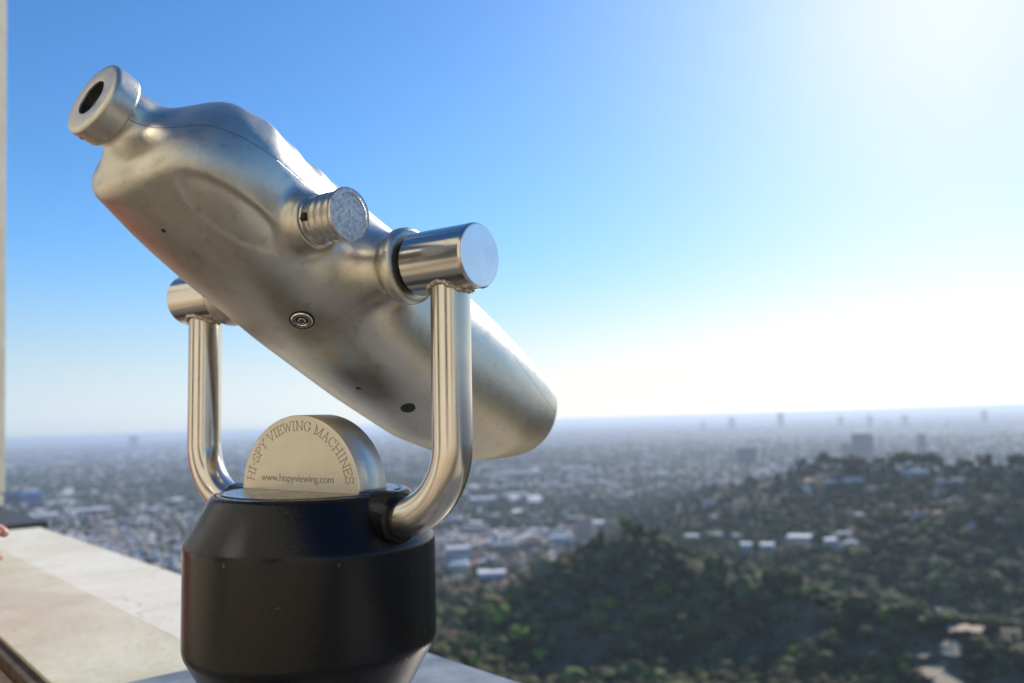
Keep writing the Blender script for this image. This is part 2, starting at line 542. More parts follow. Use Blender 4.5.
TE = -3.85                                            # where the coping ends at the dark slab
wall = empty("parapet_wall")
tag(wall, "cream stone parapet wall with a worn coping running away to the left", "parapet")
bm = bmesh.new()
prism(bm, [(0.375, ZC - 0.11), (0.755, ZC - 0.11), (0.755, -9.5), (0.375, -9.5)], -22, 16)
bm_obj("wall_body", bm, M_STONE_C, wall)
bm = bmesh.new()
prism(bm, [(0.333, ZC - 0.012), (0.556, ZC), (0.556, ZC - 0.107), (0.333, ZC - 0.107)], TE, 16, 60)
o = bm_obj("coping", bm, M_STONE_A, wall, bevel=0.006)
bm = bmesh.new()
prism(bm, [(0.557, ZC), (0.797, ZC + 0.001), (0.797, ZC - 0.107), (0.557, ZC - 0.107)], TE, 16, 60)
bm_obj("sun_toned_wash", bm, M_STONE_B, wall, bevel=0.006)  # nearly flat; its sunlit look comes from the paler stone
bm = bmesh.new()
prism(bm, [(0.312, ZC - 0.020), (0.331, ZC - 0.018), (0.331, ZC - 0.10), (0.312, ZC - 0.10)], -22, 16)
bm_obj("joint_strip", bm, M_JOINT, wall)
bm = bmesh.new()
prism(bm, [(0.235, ZC - 0.050), (0.309, ZC - 0.040), (0.309, ZC - 0.16), (0.235, ZC - 0.16)], -22, 16)
bm_obj("ledge_moulding", bm, M_STONE_C, wall, bevel=0.005)
bm = bmesh.new()
prism(bm, [(0.20, ZC - 0.08), (0.232, ZC - 0.075), (0.232, ZC - 0.2), (0.20, ZC - 0.2)], -22, 16)
bm_obj("joint_strip", bm, M_JOINT, wall)
bm = bmesh.new()
prism(bm, [(0.21, ZC - 0.202), (0.373, ZC - 0.202), (0.373, 0.002), (0.21, 0.002)], -22, 16)
bm_obj("wall_lining", bm, M_STONE_C, wall)

# dark slab and pillar at the far left end
slab_c = [on_z(47, 526.0, ZC + 0.02), on_z(10, 511.5, ZC + 0.02)]
bm = bmesh.new()
def tn(p): return p.dot(TV), p.dot(NV)
t0_, n0_ = tn(slab_c[0]); t1_, n1_ = tn(slab_c[1])
prism(bm, [(0.30, ZC + 0.02), (0.83, ZC + 0.02), (0.83, ZC - 0.16), (0.30, ZC - 0.16)], TE - 2.6, TE - 0.003)
tag(bm_obj("stone_slab", bm, M_SLATE, bevel=0.006), "dark grey slab capping the parapet under the cream pillar", "slab")
pc = on_z(7.5, 514, ZC + 0.02)
pil = empty("pillar", (pc.x - 0.425, pc.y + 0.02, ZC + 0.02))
pil.rotation_euler.y = R(-1.7)
tag(pil, "tall pale cream pillar cut off by the left edge of the view", "pillar")
bm = bmesh.new(); box(bm, (0, 0, 2.5), (0.5, 0.5, 4.86))
bm_obj("shaft", bm, M_PILLAR, pil, bevel=0.01)
bm = bmesh.new(); box(bm, (-0.02, 0, 0.033), (0.5, 0.54, 0.06))
bm_obj("plinth", bm, M_PILLAR, pil, bevel=0.01)
bm = bmesh.new(); box(bm, (0, 0, 5.0), (0.62, 0.62, 0.12))
bm_obj("capital", bm, M_STONE_A, pil, bevel=0.015)

# observatory wall behind the terrace
ob = empty("observatory_building")
tag(ob, "cream plastered observatory building behind the terrace", "building")
bm = bmesh.new()
prism(bm, [(-5.0, 0.002), (-5.0, 8.5), (-8.9, 8.5), (-8.9, 0.002)], -22, 16)
bm_obj("wall", bm, M_PLASTER, ob)
bm = bmesh.new()
prism(bm, [(-4.80, 8.5), (-4.80, 8.9), (-8.9, 8.9), (-8.9, 8.503)], -22.2, 16.2)
bm_obj("cornice", bm, M_STONE_B, ob)
bm = bmesh.new()
prism(bm, [(-4.93, 0.003), (-4.93, 0.7), (-4.997, 0.7), (-4.997, 0.003)], -22, 16)
bm_obj("base_course", bm, M_STONE_C, ob)
for k in range(7):
    tc = -18 + k * 5
    bm = bmesh.new()
    prism(bm, [(-4.96, 1.2), (-4.96, 5.2), (-4.997, 5.2), (-4.997, 1.2)], tc - 0.75, tc + 0.75)
    f = bm_obj("window", bm, M_SLATE, ob)
    bm = bmesh.new()
    prism(bm, [(-4.945, 1.3), (-4.945, 5.1), (-4.957, 5.1), (-4.957, 1.3)], tc - 0.65, tc + 0.65)
    bm_obj("pane", bm, M_WINDOW, f)

# dark panel that carries the viewer, with a pier under it
bm = bmesh.new()
prism(bm, [(0.19, ZC + 0.006), (0.806, ZC + 0.006), (0.806, ZC + 0.002), (0.19, ZC + 0.002)], -1.340, -0.12)
tag(bm_obj("mounting_panel", bm, M_PANEL, bevel=0.0008), "grey-blue metal panel under the black pedestal on the parapet", "panel")

# ------------------------------------------------------------------ the coin viewer
aV = Vector((0.81960815, -0.57273868, -0.01459037))
bV = Vector((0.57288467, 0.81958565, 0.00908429))
uV = Vector((0.00675514, -0.01580416, 0.99985229))
CV = Vector((-0.1958, 0.80, 0.1437 + Z0))
# stand frame: x = yoke axis, y = away, z = up, origin at the foot of the pedestal
HT = 0.1437 + 0.38 - 0.006
FM = Matrix((aV, bV, uV)).transposed().to_4x4()
foot = CV - uV * HT
FM.translation = foot
viewer = empty("viewing_telescope", mat=FM)
tag(viewer, "silver coin-operated viewing telescope tilted down on a U-shaped steel yoke and black pedestal", "telescope")

zc = HT                               # trunnion axis height in the stand frame
# pedestal
bm = bmesh.new()
R0_, Z0_, R1_, Z1_, Z2_ = 0.0932, HT - 0.205, 0.1176, HT - 0.2506, HT - 0.3453
def arc(c0, p, c1, rad, n=5):
    """rounded corner between segments c0-p-c1"""
    P = Vector(p); A = (Vector(c0) - P).normalized(); B = (Vector(c1) - P).normalized()
    out = []
    for k in range(n + 1):
        s = k / n
        out.append(tuple(P + A * rad * (1 - s) ** 2 + B * rad * s ** 2))
    return out
pr = [(0.0, Z0_ - 0.003), (R0_ - 0.009, Z0_ - 0.003)]
pr += arc(pr[-1], (R0_ - 0.007, Z0_), (R0_, Z0_), 0.0015)
pr += arc((R0_ - 0.007, Z0_), (R0_, Z0_), (R1_, Z1_), 0.005)
pr += arc((R0_, Z0_), (R1_, Z1_), (R1_, Z2_), 0.0032)
pr += arc((R1_, Z1_), (R1_, Z2_), (0.086, Z2_ - .055), 0.006)
pr += arc((R1_, Z2_), (0.084, Z2_ - .060), (0.076, Z2_ - .062), 0.003)
pr += [(0.075, Z2_ - .064), (0.075, 0.016), (0.105, 0.012), (0.108, 0.009), (0.108, 0.001), (0.0, 0.001)]
lathe(bm, pr, 128)
ped = bm_obj("pedestal", bm, M_BLACK, viewer, smooth=True)
bm = bmesh.new()
lathe(bm, [(0, Z0_ - 0.0028), (R0_ - 0.010, Z0_ - 0.0028), (R0_ - 0.010, Z0_ + 0.0002), (R0_ - 0.0107, Z0_ + 0.0008), (0, Z0_ + 0.0008)], 96)
bm_obj("top_plate", bm, M_TOPPLATE, ped, smooth=False)

# yoke
S_POST, R_T, TP = 0.1755, 0.0283, 0.01745
zb = HT - 0.2245                       # height of the tube where it enters the pedestal
BR = 0.066
yoke_bm = bmesh.new()
def post_pts(s):
    P = [Vector((s * S_POST, 0, zc - R_T * 0.8)), Vector((s * S_POST, 0, zb + BR + 0.09)), Vector((s * S_POST, 0, zb + BR))]
    for k in range(1, 17):
        a_ = k / 16 * math.pi / 2
        P.append(Vector((s * (S_POST - BR + BR * math.cos(a_)), 0, zb + BR - BR * math.sin(a_))))
    P.append(Vector((s * 0.085, 0, zb)))
    return P
yo = empty("yoke"); yo.parent = viewer
for s in (1, -1):
    bm = bmesh.new(); tube(bm, post_pts(s), TP, 48)
    bm_obj("post", bm, M_TUBE, yo, smooth=True)
    # socket
    bm = bmesh.new()
    Ms = Matrix.Translation((s * 0.0905, 0, zb)) @ Matrix.Rotation(s * math.pi / 2, 4, 'Y')
    lathe(bm, [(TP + .0002, 0), (TP + 0.0065, 0), (TP + 0.0060, 0.024), (TP + 0.0045, 0.0265), (TP + .0002, 0.0270)], 48, Ms)
    bm_obj("socket", bm, M_BLACK, ped, smooth=True)
    # trunnion cylinder
    Mt = Matrix.Translation((0, 0, zc)) @ Matrix.Rotation(s * math.pi / 2, 4, 'Y')
    bm = bmesh.new()
    lathe(bm, [(0.0, 0.1405), (R_T - 0.001, 0.1405), (R_T, 0.1415), (R_T, 0.2062), (R_T - 0.0012, 0.2080), (R_T - 0.0013, 0.2080), (0, 0.2080)], 96, Mt)
    tr = bm_obj("trunnion", bm, M_STEEL, yo, smooth=True)
    bm = bmesh.new()
    lathe(bm, [(0, 0.2081), (R_T - 0.0018, 0.2081), (R_T - 0.0020, 0.2086), (0, 0.2086)], 96, Mt)
    bm_obj("end_cap", bm, M_TURNED, tr)
    bm = bmesh.new()
    lathe(bm, [(0, 0.1355), (R_T - 0.004, 0.1355), (R_T - 0.004, 0.1404), (0, 0.1404)], 48, Mt)
    bm_obj("gap_shade_disc", bm, M_DARKHOLE, tr)  # near-black disc standing in for the shade in the gap behind the boss
    # weld bead
    bm = bmesh.new()
    nb = 72
    pts, rad = [], []
    for k in range(nb + 1):
        a_ = 2 * math.pi * k / nb
        x_, y_ = (TP + 0.0012) * math.cos(a_), (TP + 0.0012) * math.sin(a_)
        z_ = zc - math.sqrt(max(R_T ** 2 - y_ ** 2, 0)) - 0.0003
        j_ = random.uniform(-1, 1)
        pts.append((s * S_POST + x_ * (1 + .05 * j_), y_, z_ + 0.0008 * j_)); rad.append(0.0021 + 0.0009 * random.uniform(-1, 1))
    tube(bm, pts, rad, 8)
    bm_obj("weld_bead", bm, M_WELD, tr, smooth=True)

# half-disc plate
RM, TMs = 0.0797, 0.046
bm = bmesh.new()
Nn = 64
def halfdisc(y, r):
    return [bm.verts.new((r * math.cos(math.pi * k / Nn), y, r * math.sin(math.pi * k / Nn))) for k in range(Nn + 1)]
rings = [halfdisc(-TMs / 2, RM - 0.0012), halfdisc(-TMs / 2 + 0.0009, RM), halfdisc(TMs / 2 - 0.0009, RM), halfdisc(TMs / 2, RM - 0.0012)]
for A, B in zip(rings, rings[1:]):
    for k in range(Nn):
        f = bm.faces.new((A[k], A[k + 1], B[k + 1], B[k])); f.smooth = True
    bm.faces.new((A[0], B[0], B[-1], A[-1]))
bm.faces.new(rings[0]); bm.faces.new(rings[-1][::-1])
medal = bm_obj("half_disc_plate", bm, M_MEDAL, viewer)
medal.matrix_local = Matrix.Translation((-0.0022, 0.0015, Z0_ + 0.0009)) @ Matrix.Rotation(R(2.2), 4, 'Z') @ Matrix.Diagonal((1, 0.80, 0.905, 1))

# lettering: serif strokes along the arc
GL = {
 'H': [((.12, 0), (.12, 1)), ((.78, 0), (.78, 1)), ((.12, .5), (.78, .5)), ((0, 0), (.26, 0)), ((0, 1), (.26, 1)), ((.64, 0), (.92, 0)), ((.64, 1), (.92, 1))],
 'I': [((.2, 0), (.2, 1)), ((.04, 0), (.36, 0)), ((.04, 1), (.36, 1))],
 '-': [((.05, .48), (.4, .48))],
 'S': [((.62, .72), (.6, .95)), ((.62, .8), (.5, .95)), ((.5, .95), (.3, 1)), ((.3, 1), (.1, .9)), ((.1, .9), (.07, .7)), ((.07, .7), (.2, .57)), ((.2, .57), (.5, .45)),
       ((.5, .45), (.65, .3)), ((.65, .3), (.62, .12)), ((.62, .12), (.45, 0)), ((.45, 0), (.22, 0)), ((.22, 0), (.06, .15)), ((.06, .28), (.06, 0))],
 'P': [((.12, 0), (.12, 1)), ((0, 0), (.28, 0)), ((0, 1), (.5, 1)), ((.5, 1), (.68, .88)), ((.68, .88), (.68, .65)), ((.68, .65), (.5, .5)), ((.5, .5), (.12, .5))],
 'Y': [((.4, 0), (.4, .5)), ((.4, .5), (.1, 1)), ((.4, .5), (.72, 1)), ((0, 1), (.24, 1)), ((.6, 1), (.84, 1)), ((.26, 0), (.54, 0))],
 'V': [((.1, 1), (.42, 0)), ((.42, 0), (.74, 1)), ((0, 1), (.24, 1)), ((.62, 1), (.86, 1))],
 'E': [((.12, 0), (.12, 1)), ((0, 0), (.66, 0)), ((0, 1), (.64, 1)), ((.12, .52), (.48, .52)), ((.66, 0), (.68, .2)), ((.64, 1), (.65, .8)), ((.48, .42), (.48, .62))],
 'W': [((.08, 1), (.32, 0)), ((.32, 0), (.56, .95)), ((.56, .95), (.8, 0)), ((.8, 0), (1.04, 1)), ((0, 1), (.2, 1)), ((.94, 1), (1.14, 1))],
 'N': [((.14, 0), (.14, 1)), ((.14, 1), (.8, 0)), ((.8, 0), (.8, 1)), ((0, 0), (.28, 0)), ((0, 1), (.16, 1)), ((.68, 1), (.92, 1))],
 'G': [((.74, .72), (.72, .98)), ((.72, .85), (.55, .98)), ((.55, .98), (.35, 1)), ((.35, 1), (.12, .82)), ((.12, .82), (.05, .5)), ((.05, .5), (.12, .18)), ((.12, .18), (.35, 0)),
       ((.35, 0), (.58, .03)), ((.58, .03), (.74, .14)), ((.74, .14), (.74, .42)), ((.6, .42), (.86, .42))],
 'M': [((.14, 0), (.14, 1)), ((.14, 1), (.52, .05)), ((.52, .05), (.9, 1)), ((.9, 1), (.9, 0)), ((0, 0), (.28, 0)), ((0, 1), (.14, 1)), ((.76, 0), (1.04, 0)), ((.9, 1), (1.04, 1))],
 'A': [((.1, 0), (.42, 1)), ((.42, 1), (.74, 0)), ((.2, .34), (.63, .34)), ((0, 0), (.22, 0)), ((.6, 0), (.86, 0))],
 'C': [((.72, .72), (.7, .98)), ((.7, .85), (.55, .98)), ((.55, .98), (.35, 1)), ((.35, 1), (.12, .82)), ((.12, .82), (.05, .5)), ((.05, .5), (.12, .18)), ((.12, .18), (.35, 0)),
       ((.35, 0), (.58, .03)), ((.58, .03), (.74, .2))],
}
ADV = {'H': 1.02, 'I': .50, '-': .50, 'S': .80, 'P': .80, 'Y': .88, 'V': .90, 'E': .80, 'W': 1.2, 'N': 1.02, 'G': .98, 'M': 1.14, 'A': .92, 'C': .90, ' ': .42}
bm = bmesh.new()
text = "HI-SPY VIEWING MACHINES"
LH, RB = 0.0098, RM - 0.0160
TOT = sum(ADV[c] for c in text)
A0, A1 = R(172), R(7)
emw = (A0 - A1) * (RB + LH * .4) / TOT
pos = 0.0
for ch in text:
    for (x0, y0), (x1, y1) in GL.get(ch, ()):
        def P(x, y, off):
            th = A0 - (pos + x) * emw / (RB + LH * .4)
            r_ = RB + y * LH
            return Vector((r_ * math.cos(th), 0, r_ * math.sin(th)))
        p, q = P(x0, y0, 0), P(x1, y1, 0)
        d = (q - p)
        if d.length < 1e-6: continue
        thick = 0.00095 if (abs(x1 - x0) < .1) else 0.00070
        nrm = Vector((-d.z, 0, d.x)).normalized() * thick / 2
        e = d.normalized() * thick * .3
        yf = -TMs / 2
        vs = [bm.verts.new(k + Vector((0, yy, 0))) for yy in (yf + .0002, yf - .00015) for k in (p - e - nrm, q + e - nrm, q + e + nrm, p - e + nrm)]
        for fi in ((4, 5, 6, 7), (0, 1, 5, 4), (1, 2, 6, 5), (2, 3, 7, 6), (3, 0, 4, 7)):
            bm.faces.new([vs[k] for k in fi])
    pos += ADV[ch]
bm_obj("arched_lettering", bm, M_LETTER, medal)
cu = bpy.data.curves.new("web", 'FONT')
cu.body = "www.hispyviewing.com"
cu.size = 0.0112; cu.extrude = 0.00015; cu.align_x = 'CENTER'; cu.space_character = 0.95
to = bpy.data.objects.new("tmp_text", cu); COL.objects.link(to)
bpy.context.view_layer.update()
me = bpy.data.meshes.new_from_object(to.evaluated_get(bpy.context.evaluated_depsgraph_get()))
bpy.data.objects.remove(to)
me.transform(Matrix.Translation((-0.002, -TMs / 2 - 0.00001, 0.0095)) @ Matrix.Rotation(math.pi / 2, 4, 'X'))
me.materials.clear()
link_mesh("web_address_lettering", me, M_LETTER, medal)

# ------------------------------------------------------------------ telescope housing (implicit surface)
TH = R(22.168)
KS = np.array([-.235, -.222, -.21, -.19, -.17, -.135, -.1, 0, .1, .2, .3, .36, .42])
TT = np.array([-.014, .004, .024, .062, .0835, .0885, .0825, .0845, .0853, .0779, .0655, .0541, .040])
BB = np.array([-.024, -.028, -.0330, -.037, -.0420, -.0500, -.0576, -.0753, -.088, -.0949, -.0852, -.0608, -.030])
LF, BW = 0.3662, 0.0849
fine = np.linspace(KS[0], KS[-1], 600)
def smooth1(y, k=25):
    yy = np.interp(fine, KS, y)
    pad = np.concatenate([np.full(k, yy[0]), yy, np.full(k, yy[-1])])
    ker = np.hanning(2 * k + 1); ker /= ker.sum()
    return np.convolve(pad, ker, 'valid')
Tf, Bf = smooth1(TT, 14), smooth1(BB, 18)
def smin(a, b, k):
    h = np.clip(0.5 + 0.5 * (b - a) / k, 0, 1)
    return b + (a - b) * h - k * h * (1 - h)
def smax(a, b, k): return -smin(-a, -b, k)
EW = 0.028; EC = (-0.2515, 0.0258)
def cyl(v1, v2, along, lo, hi, r, k):
    return smax(np.hypot(v1, v2) - r, np.maximum(lo - along, along - hi), k)
def sdf(P):
    u, v, w = P[:, 0], P[:, 1], P[:, 2]
    uc = np.clip(u, -.225, .42)
    t = np.interp(uc, fine, Tf); bo = np.interp(uc, fine, Bf)
    k = np.clip((u + .228) / .10, 0.0004, 1)
    hv = BW * np.sqrt(1 - (1 - k) ** 2)
    k2 = np.clip((u - (LF - .15)) / .15, 0, 1); hv = hv * (1 - .18 * k2 ** 2)
    mid, hh = (t + bo) / 2, np.maximum((t - bo) / 2, .006)
    n = 2.3
    q = ((np.abs(v) / hv) ** n + (np.abs(w - mid) / hh) ** n + 1e-9) ** (1 / n)
    d = (q - 1) * np.minimum(hv, hh)
    # near flat ends use the plane distance
    d = smax(d, u - LF - .0015 - .07 * w, 0.005)
    d = smax(d, -.2180 - u, 0.020)
    # neck of the eyepiece
    nk = cyl(v, w - EC[1] - (u - EC[0]) * 0.05, u, -.2440, -.13, .0250, .003)
    d = smin(d, nk, 0.024)
    # trunnion bosses
    av = np.abs(v)
    bs = cyl(u, w, av, 0, .1345, .0315 + .0035 * np.clip((av - .116) / .008, 0, 1), .006)
    d = smin(d, bs, 0.038)
    # pad under the knob
    kb = cyl(u + .085, w, v, 0, .0965, .0238, .003)
    d = smin(d, kb, 0.012)
    # socket in the pad
    d = smax(d, -cyl(u + .085, w, v, .0915, .2, .0195, .001), 0.0015)
    # shallow oval hollow in the flank
    a_ = R(1)
    du, dw = u + .142, .6 * (v - .068) + .8 * (w + .022) + .004
    ru = du * math.cos(a_) + dw * math.sin(a_); rw = -du * math.sin(a_) + dw * math.cos(a_)
    e = np.sqrt((ru / .054) ** 2 + (rw / .0195) ** 2)
    e = np.where(v > 0, e, 9)
    rc = np.clip((1 - e) / .26, 0, 1); rc = rc * rc * (3 - 2 * rc)
    d = d + .0031 * rc * np.clip(.66 + .34 * rw / .0195, 0, 1)
    # dimples worn in the top edge
    d = d + .0012 * np.sin(u * 190) * np.exp(-((w - .075) / .02) ** 2) * np.exp(-((u + .09) / .06) ** 2)
    return d

# rough shell to start from: rings round the axis, then projected on the implicit surface
def project(P, it=14, eps=4e-4, lim=.004):
    for _ in range(it):
        d = sdf(P)
        G = np.stack([(sdf(P + np.eye(3)[k] * eps) - sdf(P - np.eye(3)[k] * eps)) / (2 * eps) for k in range(3)], 1)
        g2 = np.maximum((G ** 2).sum(1), .12)
        st = -(d / g2)[:, None] * G
        ln = np.linalg.norm(st, axis=1, keepdims=True)
        st *= np.minimum(1, lim / np.maximum(ln, 1e-9))
        P = P + st
    return P
def rough_shell():
    bm = bmesh.new()
    us = np.linspace(-.224, LF, 60); ph = np.linspace(0, 2 * math.pi, 48, endpoint=False)
    rings = []
    for uu in us:
        t = np.interp(uu, fine, Tf); bo = np.interp(uu, fine, Bf)
        k = min(max((uu + .228) / .10, .001), 1)
        hv = BW * math.sqrt(1 - (1 - k) ** 2)
        k2 = min(max((uu - (LF - .15)) / .15, 0), 1); hv *= (1 - .18 * k2 ** 2)
        mid, hh = (t + bo) / 2, max((t - bo) / 2, .006)
        rings.append([bm.verts.new((uu, hv * np.sign(math.cos(p)) * abs(math.cos(p)) ** (2 / 2.3), mid + hh * np.sign(math.sin(p)) * abs(math.sin(p)) ** (2 / 2.3))) for p in ph])
    for A, B in zip(rings, rings[1:]):
        for k in range(48):
            bm.faces.new((A[k], B[k], B[(k + 1) % 48], A[(k + 1) % 48]))
    bm.faces.new(rings[0]); bm.faces.new(rings[-1][::-1])
    lathe(bm, [(0, -.244), (EW - .002, -.244), (EW, -.15), (0, -.15)], 48, Matrix.Translation((0, 0, EC[1])) @ Matrix.Rotation(math.pi / 2, 4, 'Y'))
    for s in (1, -1):
        lathe(bm, [(0, .03), (.034, .03), (.034, .1345), (0, .1345)], 48, Matrix.Rotation(-s * math.pi / 2, 4, 'X'))
    lathe(bm, [(0, .03), (.0228, .03), (.0228, .0965), (.0195, .0965), (.0195, .0915), (0, .0915)], 48, Matrix.Translation((-.085, 0, 0)) @ Matrix.Rotation(-math.pi / 2, 4, 'X'))
    bmesh.ops.recalc_face_normals(bm, faces=bm.faces)
    me = bpy.data.meshes.new("rough"); bm.to_mesh(me); bm.free()
    return me
me0 = rough_shell()
tmp = bpy.data.objects.new("tmp", me0); COL.objects.link(tmp)
md = tmp.modifiers.new("r", 'REMESH'); md.mode = 'VOXEL'; md.voxel_size = 0.0018; md.adaptivity = 0
bpy.context.view_layer.update()
me = bpy.data.meshes.new_from_object(tmp.evaluated_get(bpy.context.evaluated_depsgraph_get()))
bpy.data.objects.remove(tmp)
P = np.empty(len(me.vertices) * 3, np.float32); me.vertices.foreach_get("co", P); P = P.reshape(-1, 3).astype(float)
ed = np.empty(len(me.edges) * 2, np.int32); me.edges.foreach_get("vertices", ed); ed = ed.reshape(-1, 2)
def relax(P, f):
    s = np.zeros_like(P); c = np.zeros(len(P))
    np.add.at(s, ed[:, 0], P[ed[:, 1]]); np.add.at(s, ed[:, 1], P[ed[:, 0]])
    np.add.at(c, ed[:, 0], 1); np.add.at(c, ed[:, 1], 1)
    return P + f * (s / c[:, None] - P)
P = project(P, 6)
for _ in range(3):
    P = relax(P, .6); P = project(P, 3)
P = project(P, 3)
for _ in range(1): P = relax(P, .35)
me.vertices.foreach_set("co", P.astype(np.float32).ravel()); me.update()
me.materials.clear()
# housing frame: x = u (forwards and down), y = v (to the right), z = w
cT, sT = math.cos(TH), math.sin(TH)
# stand frame: a = x, b = y, up = z ; u = b cos - up sin ; w = b sin + up cos ; v = a
HM = Matrix(((0, 1, 0, 0), (cT, 0, sT, 0), (-sT, 0, cT, zc), (0, 0, 0, 1)))
me.name = "housing"
housing = link_mesh("housing", me, M_CAST, viewer, True)
# (u, v, w) -> (v, u cos + w sin, -u sin + w cos): right handed needs a flip of the winding
housing.matrix_local = HM
if HM.to_3x3().determinant() < 0:
    me.flip_normals()

def hpart(name, bm, mat, parent=None, smooth=True):
    bmesh.ops.recalc_face_normals(bm, faces=bm.faces)
    mm = bpy.data.meshes.new(name); bm.to_mesh(mm); bm.free()
    mm.transform(HM)
    if HM.to_3x3().determinant() < 0: mm.flip_normals()
    o = link_mesh(name, mm, mat, None, smooth)
    if smooth: mm.set_sharp_from_angle(angle=R(24))
    if parent is None:
        o.parent = viewer
    else:
        o.parent = parent
        mi = parent.matrix_local.inverted() if parent is housing else Matrix.Identity(4)
        o.matrix_parent_inverse = mi
    return o

# eyepiece: thick rounded collar with a dark bore; axis along -u
ME = Matrix.Translation((EC[0], 0, EC[1])) @ Matrix.Rotation(-math.pi / 2 - R(2), 4, 'Y')
bm = bmesh.new()
ro, ri, th = .0320, .0152, .0215
pr = [(.024, -th)]
pr += arc((.024, -th), (ro - .0008, -th), (ro, 0), .003)
pr += arc((ro - .0008, -th), (ro, 0), (ri, 0), .0045, 7)
pr += arc((ro, 0), (ri, .0003), (ri, -th), .0008, 3)
pr += [(ri, -.0205)]
lathe(bm, pr, 96, ME)
eye = hpart("eyepiece", bm, M_CAST)
bm = bmesh.new(); lathe(bm, [(0, -.0150), (ri - .0012, -.0150), (ri - .0012, -.017), (0, -.017)], 48, ME)
hpart("lens", bm, M_EYEGLASS, eye)
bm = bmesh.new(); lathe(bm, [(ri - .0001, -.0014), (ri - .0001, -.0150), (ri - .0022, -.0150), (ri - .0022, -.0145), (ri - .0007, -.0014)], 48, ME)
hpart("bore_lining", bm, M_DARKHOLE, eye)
bm = bmesh.new(); lathe(bm, [(0, 0), (.0016, 0), (.0016, .0006), (0, .0006)], 16, ME @ Matrix.Rotation(R(200), 4, 'Z') @ Matrix.Translation((ro - .0006, 0, -.009)) @ Matrix.Rotation(math.pi / 2, 4, 'Y'))
hpart("set_screw", bm, M_DARKHOLE, eye)

# knob on the flank: ridged side, rough face
MK = Matrix.Translation((-.085, 0, 0)) @ Matrix.Rotation(-math.pi / 2, 4, 'X')
bm = bmesh.new()
pr = [(0, .0925), (.0190, .0925), (.0190, .0975), (.0222, .0975), (.0224, .0985), (.0215, .0995), (.0196, .0995), (.0196, .1045)]
for k in range(3):
    z_ = .1045 + k * .0082
    pr += [(.0200, z_ + .0008), (.0212, z_ + .0030), (.0212, z_ + .0052), (.0200, z_ + .0074)]
pr += [(.0208, .1300), (.0222, .1312), (.0226, .1325), (.0226, .1340), (.0220, .1348)]
lathe(bm, pr, 96, MK)
knob = hpart("knob", bm, M_KNOB)
bm = bmesh.new(); lathe(bm, [(.0220, .1346), (.0180, .1352), (.0178, .1346), (0, .1346)], 96, MK)
hpart("knob_face", bm, M_KNURL, knob, False)
bm = bmesh.new(); box(bm, (-.0186, .1020, -.0085), (.0036, .0042, .0062), Matrix.Translation((-.085, 0, 0)))
hpart("index_notch", bm, M_DARKHOLE, knob, False)

# fixings underneath
def seat(p):
    """frame on the housing surface nearest to p, z outwards"""
    q = project(np.array([p]), 12)[0]
    e = 1e-3
    gr = Vector([float(sdf((q + np.eye(3)[k] * e)[None])[0] - sdf((q - np.eye(3)[k] * e)[None])[0]) for k in range(3)]).normalized()
    m = gr.to_track_quat('Z', 'X').to_matrix().to_4x4(); m.translation = Vector(q)
    return m
MS = seat((-.030, .044, -.0625)); rr_ = .0098
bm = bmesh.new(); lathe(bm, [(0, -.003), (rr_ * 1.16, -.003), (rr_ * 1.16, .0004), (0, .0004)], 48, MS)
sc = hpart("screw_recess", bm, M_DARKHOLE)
bm = bmesh.new()
lathe(bm, [(rr_ * .55, -.001), (rr_, -.001), (rr_, .0008), (rr_ * .92, .0016), (rr_ * .6, .0016), (rr_ * .55, .0008)], 48, MS)
lathe(bm, [(0, -.001), (rr_ * .38, -.001), (rr_ * .38, .0012), (rr_ * .3, .0016), (0, .0016)], 48, MS)
hpart("security_screw", bm, M_SCREW, sc)
bm = bmesh.new(); lathe(bm, [(rr_ * .10, .0015), (rr_ * .20, .0015), (rr_ * .20, .0018), (rr_ * .10, .0018)], 24, MS)
hpart("screw_pin_hole", bm, M_DARKHOLE, sc)
MS = seat((.1335, .041, -.083))
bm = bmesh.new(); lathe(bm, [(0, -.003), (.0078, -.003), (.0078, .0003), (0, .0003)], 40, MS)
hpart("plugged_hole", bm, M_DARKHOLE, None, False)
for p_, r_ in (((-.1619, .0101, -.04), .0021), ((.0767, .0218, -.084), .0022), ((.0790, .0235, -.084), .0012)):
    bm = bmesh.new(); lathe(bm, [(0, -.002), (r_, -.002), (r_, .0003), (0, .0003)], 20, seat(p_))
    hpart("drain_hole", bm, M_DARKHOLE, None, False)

# ------------------------------------------------------------------ far scenery
def sphere_tmpl(sub):
    bm = bmesh.new(); bmesh.ops.create_icosphere(bm, subdivisions=sub, radius=1)
    V = np.array([v.co[:] for v in bm.verts]); F = np.array([[v.index for v in f.verts] for f in bm.faces]); bm.free()
    return V, F

def leafy(name, base, rough=0.9):
    m, t, b = new_mat(name)
    geo = t.nodes.new("ShaderNodeNewGeometry")
    mp = t.nodes.new("ShaderNodeMapping"); mp.inputs["Scale"].default_value = (.35, .35, .35)
    t.links.new(geo.outputs["Position"], mp.inputs[0])
    n = noise(t, 1, 5, 0.7, mp.outputs[0])
    lo = tuple(x * .45 for x in base); hi = tuple(min(1, x * 1.7) for x in base)
    c = ramp(t, n, [(0.35, lo), (0.65, hi)])
    rnd = ramp(t, geo.outputs["Random Per Island"], [(0, g(.40)), (1, g(1.7))])
    c = mixrgb(t, 1, c, rnd, 'MULTIPLY')
    t.links.new(c, b.inputs["Base Color"])
    b.inputs["Roughness"].default_value = rough
    b.inputs["Specular IOR Level"].default_value = 0.15
    return m
L_DARK = leafy("chaparral_leaves", (0.082, 0.074, 0.022))
L_MID = leafy("tree_leaves", (0.065, 0.095, 0.028))
L_BRIGHT = leafy("bright_leaves", (0.13, 0.19, 0.025))
